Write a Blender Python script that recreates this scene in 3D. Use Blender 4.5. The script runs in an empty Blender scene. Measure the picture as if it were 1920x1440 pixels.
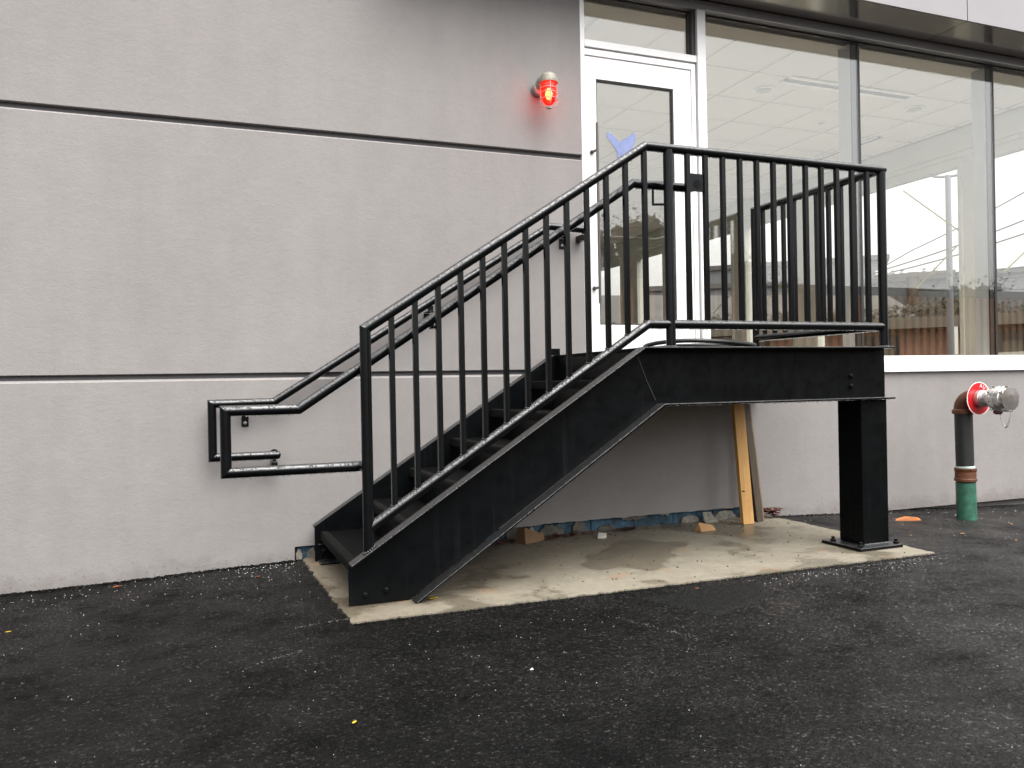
import bpy, bmesh, math, random
from mathutils import Vector, Matrix, noise

rnd = random.Random(7)
scene = bpy.context.scene
col = scene.collection
PI = math.pi

# ------------------------------------------------------------------ camera
cam_d = bpy.data.cameras.new('camera')
cam = bpy.data.objects.new('camera', cam_d)
col.objects.link(cam)
yaw, pitch, roll = 0.3768, -0.0004, -0.0183
fw = Vector((math.sin(yaw) * math.cos(pitch), math.cos(yaw) * math.cos(pitch), math.sin(pitch)))
rt = Vector((math.cos(yaw), -math.sin(yaw), 0))
up = rt.cross(fw)
r2 = rt * math.cos(roll) + up * math.sin(roll)
u2 = up * math.cos(roll) - rt * math.sin(roll)
cam.matrix_world = Matrix(((r2.x, u2.x, -fw.x, 0), (r2.y, u2.y, -fw.y, -5.068), (r2.z, u2.z, -fw.z, 1.028), (0, 0, 0, 1)))
cam_d.sensor_width = 36
cam_d.lens = 1544.75 / 1920 * 36
cam_d.clip_start = 0.05
cam_d.clip_end = 600
scene.camera = cam

# ------------------------------------------------------------------ sky, sun, exposure
world = bpy.data.worlds.new('World')
scene.world = world
world.use_nodes = True
wn = world.node_tree.nodes
wl = world.node_tree.links
wn.clear()
sky = wn.new('ShaderNodeTexSky')
sky.sky_type = 'NISHITA'
sky.sun_disc = False
sky.sun_elevation = math.radians(62)
sky.sun_rotation = math.radians(165)
sky.air_density = 1.0
sky.dust_density = 4.0
sky.ozone_density = 1.0
hs = wn.new('ShaderNodeHueSaturation')
hs.inputs['Saturation'].default_value = 0.10
bg = wn.new('ShaderNodeBackground')
bg.inputs['Strength'].default_value = 0.10
wo = wn.new('ShaderNodeOutputWorld')
wl.new(sky.outputs[0], hs.inputs['Color'])
wl.new(hs.outputs[0], bg.inputs['Color'])
wl.new(bg.outputs[0], wo.inputs['Surface'])

sun_d = bpy.data.lights.new('sun', 'SUN')
sun_d.energy = 0.9
sun_d.angle = math.radians(70)
sun_d.color = (1.0, 0.97, 0.93)
sun = bpy.data.objects.new('sun', sun_d)
col.objects.link(sun)
# sun direction matches sky (rotation measured clockwise from +Y)
az, el = math.radians(165), math.radians(62)
sd = Vector((math.sin(az) * math.cos(el), math.cos(az) * math.cos(el), math.sin(el)))
sun.rotation_euler = sd.to_track_quat('Z', 'Y').to_euler()
sun.location = (0, -10, 20)

vs = scene.view_settings
scene.display_settings.display_device = 'sRGB'
vs.view_transform = 'Standard'
vs.look = 'None'
vs.exposure = 2.1
vs.gamma = 1
vs.use_curve_mapping = False
scene.cycles.max_bounces = 10
scene.cycles.transparent_max_bounces = 24
scene.cycles.caustics_reflective = False
scene.cycles.caustics_refractive = False


# ------------------------------------------------------------------ materials
def nt(name):
    m = bpy.data.materials.new(name)
    m.use_nodes = True
    n = m.node_tree
    return m, n.nodes, n.links, n.nodes['Principled BSDF']


def mapping(N, L, scale=(1, 1, 1), coord='Object'):
    tc = N.new('ShaderNodeTexCoord')
    mp = N.new('ShaderNodeMapping')
    mp.inputs['Scale'].default_value = scale
    L.new(tc.outputs[coord], mp.inputs['Vector'])
    return mp.outputs[0]


def tex_noise(N, L, vec, scale, detail=4, rough=0.5):
    t = N.new('ShaderNodeTexNoise')
    t.inputs['Scale'].default_value = scale
    t.inputs['Detail'].default_value = detail
    t.inputs['Roughness'].default_value = rough
    L.new(vec, t.inputs['Vector'])
    return t.outputs['Fac']


def ramp(N, L, fac, stops):
    r = N.new('ShaderNodeValToRGB')
    cr = r.color_ramp
    while len(cr.elements) < len(stops):
        cr.elements.new(0.5)
    for e, (p, c) in zip(cr.elements, stops):
        e.position = p
        e.color = (*c, 1) if len(c) == 3 else c
    L.new(fac, r.inputs['Fac'])
    return r.outputs['Color']


def bump(N, L, h, strength, dist, prev=None):
    b = N.new('ShaderNodeBump')
    b.inputs['Strength'].default_value = strength
    b.inputs['Distance'].default_value = dist
    L.new(h, b.inputs['Height'])
    if prev is not None:
        L.new(prev, b.inputs['Normal'])
    return b.outputs['Normal']


def N_map(N, L, val, lo, hi):
    m = N.new('ShaderNodeMapRange')
    m.inputs['From Min'].default_value = lo
    m.inputs['From Max'].default_value = hi
    L.new(val, m.inputs['Value'])
    return m.outputs[0]


def mixc(N, L, fac, a, b, mode='MIX'):
    m = N.new('ShaderNodeMix')
    m.data_type = 'RGBA'
    m.blend_type = mode
    for s, v in ((m.inputs[0], fac), (m.inputs[6], a), (m.inputs[7], b)):
        if hasattr(v, 'links') or hasattr(v, 'is_linked'):
            L.new(v, s)
        elif isinstance(v, (int, float)):
            s.default_value = v
        else:
            s.default_value = (*v, 1)
    return m.outputs[2]


def simple(name, c, rough=0.5, metal=0.0, var=0.12, scale=8, bs=0.0, bscale=200, bdist=0.001, spec=0.5, coat=0.0):
    m, N, L, P = nt(name)
    v = mapping(N, L)
    f = tex_noise(N, L, v, scale, 5, 0.6)
    a = tuple(x * (1 - var) for x in c)
    b = tuple(min(1, x * (1 + var)) for x in c)
    L.new(ramp(N, L, f, [(0.3, a), (0.7, b)]), P.inputs['Base Color'])
    P.inputs['Roughness'].default_value = rough
    P.inputs['Metallic'].default_value = metal
    P.inputs['Specular IOR Level'].default_value = spec
    P.inputs['Coat Weight'].default_value = coat
    if bs > 0:
        L.new(bump(N, L, tex_noise(N, L, v, bscale, 3), bs, bdist), P.inputs['Normal'])
    return m


M = {}


def make_stucco():
    m, N, L, P = nt('stucco')
    v = mapping(N, L)
    big = tex_noise(N, L, v, 0.9, 4, 0.6)
    mid = tex_noise(N, L, v, 7, 6, 0.65)
    c1 = ramp(N, L, big, [(0.3, (0.232, 0.2165, 0.208)), (0.7, (0.259, 0.2425, 0.2335))])
    c2 = mixc(N, L, 1.0, c1, ramp(N, L, mid, [(0.3, (0.93, 0.93, 0.93)), (0.7, (1.0, 1.0, 1.0))]), 'MULTIPLY')
    # sparse darker trowel pits
    pv = mapping(N, L, (1, 1, 1.1))
    pits = tex_noise(N, L, pv, 55, 3, 0.7)
    c3 = mixc(N, L, 1.0, c2, ramp(N, L, pits, [(0.22, (0.80, 0.80, 0.80)), (0.34, (1, 1, 1))]), 'MULTIPLY')
    # splash dirt low on the wall
    sep = N.new('ShaderNodeSeparateXYZ')
    L.new(v, sep.inputs[0])
    add = N.new('ShaderNodeMath'); add.operation = 'ADD'
    sc = N.new('ShaderNodeMath'); sc.operation = 'MULTIPLY'; sc.inputs[1].default_value = 0.35
    dn = tex_noise(N, L, v, 6, 5, 0.7)
    L.new(dn, sc.inputs[0]); L.new(sep.outputs['Z'], add.inputs[0]); L.new(sc.outputs[0], add.inputs[1])
    c4 = mixc(N, L, 1.0, c3, ramp(N, L, add.outputs[0], [(0.10, (0.72, 0.70, 0.68)), (0.24, (1, 1, 1))]), 'MULTIPLY')
    stv = tex_noise(N, L, mapping(N, L, (5.0, 1, 0.35)), 1.0, 5, 0.65)
    c4 = mixc(N, L, 1.0, c4, ramp(N, L, stv, [(0.34, (0.968, 0.968, 0.97)), (0.52, (1, 1, 1)), (0.72, (1.012, 1.012, 1.012))]), 'MULTIPLY')
    # dark mud specks thrown up from the ground
    spk = tex_noise(N, L, mapping(N, L, (1, 1, 1.3)), 42, 4, 0.75)
    hz = N.new('ShaderNodeMapRange'); hz.inputs['From Min'].default_value = -0.02; hz.inputs['From Max'].default_value = 0.26
    hz.inputs['To Min'].default_value = 0.13; hz.inputs['To Max'].default_value = 0.0
    L.new(sep.outputs['Z'], hz.inputs['Value'])
    ad2 = N.new('ShaderNodeMath'); ad2.operation = 'ADD'
    L.new(spk, ad2.inputs[0]); L.new(hz.outputs[0], ad2.inputs[1])
    c4 = mixc(N, L, ramp(N, L, ad2.outputs[0], [(0.70, (0, 0, 0)), (0.78, (0.7,) * 3)]), c4, (0.075, 0.062, 0.055))
    L.new(c4, P.inputs['Base Color'])
    P.inputs['Roughness'].default_value = 0.85
    P.inputs['Specular IOR Level'].default_value = 0.25
    b1 = bump(N, L, mid, 0.35, 0.008)
    b1 = bump(N, L, tex_noise(N, L, pv, 32, 5, 0.7), 0.45, 0.004, b1)
    b2 = bump(N, L, tex_noise(N, L, pv, 120, 4, 0.7), 0.7, 0.0022, b1)
    L.new(b2, P.inputs['Normal'])
    return m


def make_asphalt():
    m, N, L, P = nt('asphalt')
    v = mapping(N, L)
    vo = N.new('ShaderNodeTexVoronoi')
    vo.inputs['Scale'].default_value = 135
    L.new(v, vo.inputs['Vector'])
    fine = tex_noise(N, L, v, 260, 4, 0.75)
    mid = tex_noise(N, L, v, 48, 5, 0.72)
    big = tex_noise(N, L, v, 1.1, 6, 0.62)
    cs = N.new('ShaderNodeSeparateColor'); L.new(vo.outputs['Color'], cs.inputs[0])
    c = ramp(N, L, cs.outputs[0], [(0.0, (0.0014, 0.0014, 0.0014)), (0.55, (0.0042, 0.0041, 0.004)), (0.86, (0.0065, 0.0063, 0.0061)), (0.94, (0.010, 0.0097, 0.0094)), (0.99, (0.030, 0.029, 0.0275))])
    c = mixc(N, L, 1.0, c, ramp(N, L, big, [(0.32, (0.6, 0.59, 0.59)), (0.5, (1, 1, 1)), (0.72, (1.35, 1.3, 1.28))]), 'MULTIPLY')
    c = mixc(N, L, 1.0, c, ramp(N, L, mid, [(0.36, (0.35,) * 3), (0.5, (1, 1, 1)), (0.66, (1.9, 1.85, 1.8))]), 'MULTIPLY')
    # pale sheen painted into the colour towards the right; damp dark blotches elsewhere
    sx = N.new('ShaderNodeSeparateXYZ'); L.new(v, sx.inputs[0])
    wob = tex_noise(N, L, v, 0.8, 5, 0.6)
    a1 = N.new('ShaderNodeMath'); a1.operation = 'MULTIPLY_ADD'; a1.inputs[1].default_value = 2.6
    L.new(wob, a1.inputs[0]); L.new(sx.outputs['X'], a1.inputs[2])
    sheen_rng = N.new('ShaderNodeMapRange'); sheen_rng.inputs['From Min'].default_value = 2.7; sheen_rng.inputs['From Max'].default_value = 5.2
    L.new(a1.outputs[0], sheen_rng.inputs['Value'])
    sheen = N.new('ShaderNodeMath'); sheen.operation = 'MULTIPLY'; sheen.inputs[1].default_value = 0.75
    L.new(sheen_rng.outputs[0], sheen.inputs[0])
    c = mixc(N, L, sheen.outputs[0], c, mixc(N, L, 1.0, c, (3.4, 3.3, 3.3), 'MULTIPLY'))
    blot = tex_noise(N, L, mapping(N, L, (1, 1.15, 1)), 2.2, 7, 0.74)
    c = mixc(N, L, 1.0, c, ramp(N, L, blot, [(0.32, (0.55,) * 3), (0.47, (1, 1, 1)), (0.60, (1.25, 1.22, 1.2)), (0.72, (2.3, 2.1, 2.05))]), 'MULTIPLY')
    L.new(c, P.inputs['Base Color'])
    L.new(ramp(N, L, blot, [(0.32, (0.62,) * 3), (0.48, (0.44,) * 3), (0.7, (0.36,) * 3)]), P.inputs['Roughness'])
    # the newer, tighter mix laid left of the slab is less shiny
    nl = N.new('ShaderNodeMapRange'); nl.inputs['From Min'].default_value = 1.55; nl.inputs['From Max'].default_value = 2.2
    nl.inputs['To Min'].default_value = 0.62; nl.inputs['To Max'].default_value = 1.0
    L.new(a1.outputs[0], nl.inputs['Value'])
    L.new(mixc(N, L, 1.0, ramp(N, L, blot, [(0.32, (0.07,) * 3), (0.50, (0.12,) * 3), (0.7, (0.18,) * 3)]), nl.outputs[0], 'MULTIPLY'), P.inputs['Specular IOR Level'])
    inv = N.new('ShaderNodeMath'); inv.operation = 'SUBTRACT'; inv.inputs[0].default_value = 1.0
    L.new(vo.outputs['Distance'], inv.inputs[1])
    b = bump(N, L, inv.outputs[0], 0.55, 0.004)
    b = bump(N, L, mid, 0.95, 0.014, b)
    b = bump(N, L, fine, 0.5, 0.002, b)
    L.new(b, P.inputs['Normal'])
    return m


def make_slab():
    m, N, L, P = nt('slab_concrete')
    v = mapping(N, L)
    big = tex_noise(N, L, v, 1.4, 5, 0.55)
    mid = tex_noise(N, L, v, 9, 6, 0.7)
    c = ramp(N, L, mid, [(0.3, (0.150, 0.133, 0.100)), (0.7, (0.205, 0.183, 0.138))])
    # wet stains with hard tide edges
    wet = ramp(N, L, big, [(0.47, (0.72, 0.70, 0.685)), (0.49, (1, 1, 1)), (0.60, (1.08, 1.08, 1.08))])
    c = mixc(N, L, 1.0, c, wet, 'MULTIPLY')
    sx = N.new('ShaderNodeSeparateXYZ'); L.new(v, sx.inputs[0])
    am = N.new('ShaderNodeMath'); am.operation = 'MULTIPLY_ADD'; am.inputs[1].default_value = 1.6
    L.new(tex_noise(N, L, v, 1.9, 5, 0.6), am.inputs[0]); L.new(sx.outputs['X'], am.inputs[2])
    # darker and browner to the left and back, front strip stays lighter
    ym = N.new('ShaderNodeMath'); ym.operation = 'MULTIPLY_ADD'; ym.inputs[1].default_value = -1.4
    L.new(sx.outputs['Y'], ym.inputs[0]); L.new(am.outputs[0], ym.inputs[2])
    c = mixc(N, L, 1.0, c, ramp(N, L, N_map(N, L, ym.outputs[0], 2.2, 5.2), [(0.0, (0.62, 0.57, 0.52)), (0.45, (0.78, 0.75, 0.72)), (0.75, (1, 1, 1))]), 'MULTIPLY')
    gr_ = tex_noise(N, L, v, 28, 6, 0.75)
    c = mixc(N, L, 1.0, c, ramp(N, L, gr_, [(0.36, (0.84, 0.83, 0.82)), (0.55, (1.0, 1.0, 1.0)), (0.7, (1.07, 1.07, 1.06))]), 'MULTIPLY')
    sp = tex_noise(N, L, mapping(N, L, (1, 2.2, 1)), 75, 3, 0.6)
    c = mixc(N, L, 1.0, c, ramp(N, L, sp, [(0.26, (0.25, 0.22, 0.18)), (0.32, (1, 1, 1))]), 'MULTIPLY')
    rs = tex_noise(N, L, mapping(N, L, (1.3, 1, 1)), 3.1, 3, 0.5)
    c = mixc(N, L, ramp(N, L, rs, [(0.62, (0, 0, 0)), (0.74, (0.5, 0.5, 0.5))]), c, (0.22, 0.13, 0.07))
    L.new(c, P.inputs['Base Color'])
    L.new(ramp(N, L, big, [(0.45, (0.35,) * 3), (0.52, (0.8,) * 3)]), P.inputs['Roughness'])
    b = bump(N, L, mid, 0.2, 0.004)
    L.new(bump(N, L, tex_noise(N, L, v, 180, 3), 0.3, 0.001, b), P.inputs['Normal'])
    return m


def make_paint(name, beads=True, base=(0.0028, 0.0031, 0.0034), rough=0.2, spec=0.17):
    """black gloss paint; rain stands in beads wherever a surface faces up"""
    m, N, L, P = nt(name)
    v = mapping(N, L)
    f = tex_noise(N, L, v, 5, 5, 0.6)
    cb = ramp(N, L, f, [(0.3, tuple(x * 0.75 for x in base)), (0.7, tuple(x * 1.35 for x in base))])
    st = tex_noise(N, L, mapping(N, L, (26, 26, 0.5)), 1.0, 3, 0.6)
    cb = mixc(N, L, ramp(N, L, st, [(0.60, (0, 0, 0)), (0.74, (0.35,) * 3)]), cb, (0.012, 0.0125, 0.0125))
    L.new(cb, P.inputs['Base Color'])
    nrm = bump(N, L, tex_noise(N, L, v, 30, 3, 0.5), 0.12, 0.002)
    if beads:
        ge = N.new('ShaderNodeNewGeometry')
        sp = N.new('ShaderNodeSeparateXYZ')
        L.new(ge.outputs['Normal'], sp.inputs[0])
        mr = N.new('ShaderNodeMapRange')
        mr.inputs['From Min'].default_value = 0.12
        mr.inputs['From Max'].default_value = 0.55
        L.new(sp.outputs['Z'], mr.inputs['Value'])
        wet = mr.outputs[0]
        sm = N.new('ShaderNodeMath'); sm.operation = 'MULTIPLY_ADD'; sm.inputs[1].default_value = 1.0 - spec; sm.inputs[2].default_value = spec
        L.new(wet, sm.inputs[0]); L.new(sm.outputs[0], P.inputs['Specular IOR Level'])
        vo = N.new('ShaderNodeTexVoronoi')
        vo.inputs['Scale'].default_value = 105
        L.new(v, vo.inputs['Vector'])
        h = ramp(N, L, vo.outputs['Distance'], [(0.10, (1, 1, 1)), (0.45, (0, 0, 0))])
        hm = N.new('ShaderNodeMath'); hm.operation = 'MULTIPLY'
        L.new(h, hm.inputs[0]); L.new(wet, hm.inputs[1])
        nrm = bump(N, L, hm.outputs[0], 0.9, 0.003, nrm)
        rm = N.new('ShaderNodeMath'); rm.operation = 'MULTIPLY_ADD'; rm.inputs[1].default_value = 0.24; rm.inputs[2].default_value = rough
        L.new(wet, rm.inputs[0]); L.new(rm.outputs[0], P.inputs['Roughness'])
        cw = N.new('ShaderNodeMath'); cw.operation = 'MULTIPLY'; cw.inputs[1].default_value = 0.35
        L.new(wet, cw.inputs[0]); L.new(cw.outputs[0], P.inputs['Coat Weight'])
        P.inputs['Coat Roughness'].default_value = 0.25
        P.inputs['Coat IOR'].default_value = 1.6
        L.new(nrm, P.inputs['Coat Normal'])
    else:
        P.inputs['Specular IOR Level'].default_value = spec
        L.new(ramp(N, L, tex_noise(N, L, v, 14, 4, 0.6), [(0.3, (rough * 0.8,) * 3), (0.7, (rough * 1.35,) * 3)]), P.inputs['Roughness'])
    L.new(nrm, P.inputs['Normal'])
    return m


def make_glass():
    m = bpy.data.materials.new('pane_glass')
    m.use_nodes = True
    N, L = m.node_tree.nodes, m.node_tree.links
    N.clear()
    out = N.new('ShaderNodeOutputMaterial')
    lw = N.new('ShaderNodeLayerWeight'); lw.inputs['Blend'].default_value = 0.5
    pw = N.new('ShaderNodeMath'); pw.operation = 'POWER'; pw.inputs[1].default_value = 4.5
    ml = N.new('ShaderNodeMath'); ml.operation = 'MULTIPLY_ADD'; ml.inputs[1].default_value = 0.90; ml.inputs[2].default_value = 0.085
    L.new(lw.outputs['Facing'], pw.inputs[0]); L.new(pw.outputs[0], ml.inputs[0])
    tr = N.new('ShaderNodeBsdfTransparent'); tr.inputs[0].default_value = (0.975, 0.970, 0.950, 1)
    gl = N.new('ShaderNodeBsdfGlossy'); gl.inputs['Roughness'].default_value = 0.0
    gl.inputs['Color'].default_value = (0.96, 0.97, 0.96, 1)
    mx = N.new('ShaderNodeMixShader')
    L.new(ml.outputs[0], mx.inputs[0]); L.new(tr.outputs[0], mx.inputs[1]); L.new(gl.outputs[0], mx.inputs[2])
    L.new(mx.outputs[0], out.inputs['Surface'])
    return m


def make_red_glass():
    m = bpy.data.materials.new('red_glass')
    m.use_nodes = True
    N, L = m.node_tree.nodes, m.node_tree.links
    N.clear()
    out = N.new('ShaderNodeOutputMaterial')
    tr = N.new('ShaderNodeBsdfTransparent'); tr.inputs[0].default_value = (0.86, 0.05, 0.04, 1)
    df = N.new('ShaderNodeBsdfDiffuse'); df.inputs[0].default_value = (0.35, 0.004, 0.004, 1)
    tl = N.new('ShaderNodeBsdfTranslucent'); tl.inputs[0].default_value = (0.5, 0.006, 0.005, 1)
    gl = N.new('ShaderNodeBsdfGlossy'); gl.inputs['Roughness'].default_value = 0.05
    m0 = N.new('ShaderNodeMixShader'); m0.inputs[0].default_value = 0.6
    m1 = N.new('ShaderNodeMixShader'); m1.inputs[0].default_value = 0.45
    m2 = N.new('ShaderNodeMixShader'); m2.inputs[0].default_value = 0.06
    L.new(df.outputs[0], m0.inputs[1]); L.new(tl.outputs[0], m0.inputs[2])
    L.new(tr.outputs[0], m1.inputs[1]); L.new(m0.outputs[0], m1.inputs[2])
    L.new(m1.outputs[0], m2.inputs[1]); L.new(gl.outputs[0], m2.inputs[2])
    L.new(m2.outputs[0], out.inputs['Surface'])
    return m


def make_wood(name, a, b, dark, axis_scale=(30, 30, 1.5)):
    m, N, L, P = nt(name)
    v = mapping(N, L, axis_scale)
    f = tex_noise(N, L, v, 1.6, 6, 0.6)
    v2 = mapping(N, L)
    g = tex_noise(N, L, v2, 6, 4, 0.6)
    c = ramp(N, L, f, [(0.3, a), (0.7, b)])
    c = mixc(N, L, ramp(N, L, g, [(0.55, (0, 0, 0)), (0.8, (0.6,) * 3)]), c, dark)
    L.new(c, P.inputs['Base Color'])
    P.inputs['Roughness'].default_value = 0.7
    L.new(bump(N, L, f, 0.3, 0.001), P.inputs['Normal'])
    return m


M['stucco'] = make_stucco()
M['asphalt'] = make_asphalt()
M['slab'] = make_slab()
M['paint'] = make_paint('black_paint_beaded')
M['web'] = make_paint('black_paint_flat', False, (0.0020, 0.0024, 0.0027), 0.30, 0.10)
M['tread'] = simple('tread_grit', (0.0028, 0.0028, 0.0028), 0.6, 0, 0.4, 12, 0.9, 90, 0.004, 0.05)
M['nosing'] = simple('nosing_grit', (0.005, 0.005, 0.0048), 0.6, 0, 0.4, 20, 0.9, 160, 0.003, 0.08)
M['weld'] = simple('weld_bead', (0.05, 0.05, 0.05), 0.3, 0.3, 0.3, 60, 0.8, 150, 0.002)
M['glass'] = make_glass()
M['white'] = simple('white_aluminium', (0.80, 0.79, 0.78), 0.35, 0, 0.02, 3)
M['jamb'] = simple('greyed_aluminium', (0.62, 0.58, 0.57), 0.4, 0, 0.03, 3)
M['header'] = simple('header_aluminium', (0.36, 0.36, 0.37), 0.35, 0.2, 0.04, 3)
M['ring'] = simple('ring_white', (0.95, 0.95, 0.93), 0.4, 0, 0.01, 3)
M['gasket'] = simple('black_gasket', (0.012, 0.011, 0.012), 0.5, 0, 0.1, 5)
M['joint'] = simple('dark_mullion_cap', (0.10, 0.095, 0.11), 0.12, 0.2, 0.05, 3)
M['mullion'] = simple('mullion_body', (0.52, 0.54, 0.55), 0.3, 0.1, 0.04, 3)
M['soffit'] = simple('soffit_metal', (0.62, 0.60, 0.56), 0.14, 0.9, 0.06, 2, 0.05, 3, 0.01)
M['fascia'] = simple('fascia_metal', (0.25, 0.236, 0.244), 0.4, 0, 0.03, 2)
M['steel'] = simple('brushed_steel', (0.55, 0.54, 0.53), 0.28, 1.0, 0.1, 30)
M['dull_steel'] = simple('dull_handle_steel', (0.085, 0.078, 0.075), 0.4, 0.2, 0.1, 30)
M['tile'] = simple('ceiling_tile_board', (0.82, 0.79, 0.73), 0.9, 0, 0.02, 6)
M['grid'] = simple('ceiling_grid', (0.60, 0.585, 0.54), 0.6, 0, 0.03, 6)
M['pocket'] = simple('pocket_paint', (0.30, 0.265, 0.215), 0.8, 0, 0.1, 4)
M['inner_wall'] = simple('inner_wall_paint', (0.74, 0.72, 0.67), 0.8, 0, 0.03, 3)
M['inner_frame'] = simple('inner_frame_paint', (0.74, 0.76, 0.70), 0.45, 0, 0.03, 3)
M['inner_floor'] = simple('inner_floor_concrete', (0.62, 0.58, 0.52), 0.6, 0, 0.1, 3)
M['foundation'] = simple('foundation_concrete', (0.13, 0.125, 0.12), 0.9, 0, 0.3, 8, 0.5, 40, 0.004)
M['foam'] = simple('blue_foam', (0.030, 0.066, 0.096), 0.85, 0, 0.8, 14, 0.5, 40, 0.004)
M['plaster'] = simple('broken_plaster', (0.19, 0.178, 0.15), 0.9, 0, 0.45, 30, 0.6, 80, 0.004)
M['plaster_dark'] = simple('dirty_plaster', (0.085, 0.078, 0.066), 0.9, 0, 0.5, 26, 0.6, 80, 0.004)
M['plank'] = make_wood('pale_plank', (0.50, 0.27, 0.085), (0.62, 0.36, 0.125), (0.40, 0.20, 0.07))
M['plank_grey'] = make_wood('weathered_plank', (0.045, 0.032, 0.020), (0.075, 0.054, 0.035), (0.025, 0.018, 0.011))
M['plank_edge'] = make_wood('plank_edge', (0.15, 0.105, 0.06), (0.24, 0.175, 0.105), (0.05, 0.035, 0.02))
M['block'] = make_wood('block_wood', (0.28, 0.145, 0.055), (0.38, 0.21, 0.085), (0.3, 0.15, 0.06), (8, 8, 8))
M['cardboard'] = simple('cardboard', (0.16, 0.092, 0.045), 0.85, 0, 0.2, 10)
M['chip'] = simple('white_chip', (0.42, 0.41, 0.39), 0.7, 0, 0.3, 300)
M['board_white'] = simple('offcut_white', (0.52, 0.50, 0.44), 0.8, 0, 0.1, 30)
M['leaf_red'] = simple('dead_leaf', (0.095, 0.026, 0.016), 0.7, 0, 0.6, 40)
M['leaf_yellow'] = simple('yellow_leaf', (0.50, 0.33, 0.01), 0.5, 0, 0.15, 60)
M['leaf_orange'] = simple('orange_leaf', (0.26, 0.07, 0.014), 0.6, 0, 0.3, 60)
M['leaf_tan'] = simple('tan_leaf', (0.22, 0.12, 0.045), 0.7, 0, 0.3, 60)
M['orange'] = simple('orange_offcut', (0.34, 0.11, 0.025), 0.6, 0, 0.2, 20)
M['rust'] = simple('rusted_iron', (0.105, 0.035, 0.014), 0.6, 0.1, 0.45, 26, 0.4, 60, 0.002)
M['pipe_black'] = simple('black_pipe', (0.012, 0.0125, 0.012), 0.55, 0, 0.3, 30, 0.2, 120, 0.001)
M['pipe_green'] = simple('green_coated_pipe', (0.028, 0.105, 0.068), 0.45, 0, 0.35, 24, 0.3, 50, 0.002)
M['sealant'] = simple('pale_sealant', (0.45, 0.55, 0.50), 0.6, 0, 0.3, 60)
M['red'] = simple('red_enamel', (0.46, 0.010, 0.014), 0.35, 0, 0.05, 10)
M['dark_red'] = simple('dark_red_plug', (0.10, 0.01, 0.02), 0.4, 0, 0.1, 10)
M['print_white'] = simple('white_print', (0.80, 0.76, 0.74), 0.4, 0, 0.03, 10)
M['cast'] = simple('cast_aluminium', (0.55, 0.53, 0.51), 0.32, 0.85, 0.12, 20)
M['lamp_grey'] = simple('lamp_cast_metal', (0.26, 0.24, 0.195), 0.5, 0.1, 0.25, 40)
M['lamp_box'] = simple('lamp_back_box', (0.30, 0.29, 0.27), 0.5, 0.4, 0.3, 40)
M['red_glass'] = make_red_glass()
M['blue_tape'] = simple('blue_tape', (0.18, 0.22, 0.40), 0.6, 0, 0.1, 30)
M['yellow_tape'] = simple('yellow_tape', (0.55, 0.57, 0.25), 0.6, 0, 0.05, 30)
M['sticker'] = simple('grey_sticker', (0.35, 0.38, 0.50), 0.5, 0, 0.3, 120)
M['hose'] = simple('black_hose', (0.02, 0.02, 0.02), 0.35, 0, 0.1, 10)
M['board_orange'] = simple('orange_board', (0.62, 0.27, 0.09), 0.7, 0, 0.25, 3)
M['dark_clad'] = simple('dark_cladding', (0.018, 0.018, 0.016), 0.7, 0, 0.2, 2)
M['pink'] = simple('pink_render', (0.27, 0.14, 0.10), 0.85, 0, 0.08, 2)
M['tan_band'] = simple('tan_band', (0.11, 0.10, 0.08), 0.8, 0, 0.1, 2)
M['grey_block'] = simple('grey_render', (0.15, 0.157, 0.17), 0.85, 0, 0.08, 0.4)
M['roof'] = simple('grey_roof', (0.09, 0.088, 0.085), 0.85, 0, 0.2, 1)
M['dark_door'] = simple('dark_door', (0.012, 0.012, 0.012), 0.4, 0, 0.2, 3)
M['pole_wood'] = simple('pole_wood', (0.09, 0.07, 0.05), 0.85, 0, 0.25, 5)
M['pole_metal'] = simple('galvanised_pole', (0.13, 0.14, 0.155), 0.5, 0.1, 0.08, 5)
M['wire'] = simple('wire_black', (0.03, 0.03, 0.03), 0.6, 0, 0.1, 5)
M['bark'] = simple('bark', (0.06, 0.045, 0.03), 0.9, 0, 0.3, 10)
M['leaf'] = simple('foliage', (0.028, 0.026, 0.011), 0.7, 0, 0.5, 1.5)
M['leaf_dark'] = simple('foliage_dark', (0.016, 0.019, 0.009), 0.7, 0, 0.5, 1.5)

mw, N_, L_, P_ = nt('water')
P_.inputs['Transmission Weight'].default_value = 1.0
P_.inputs['Roughness'].default_value = 0.02
P_.inputs['IOR'].default_value = 1.33
M['water'] = mw
mb, N_, L_, P_ = nt('lit_bulb')
P_.inputs['Base Color'].default_value = (1, 0.4, 0.1, 1)
P_.inputs['Emission Color'].default_value = (1.0, 0.62, 0.22, 1)
P_.inputs['Emission Strength'].default_value = 14
M['bulb'] = mb


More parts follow.
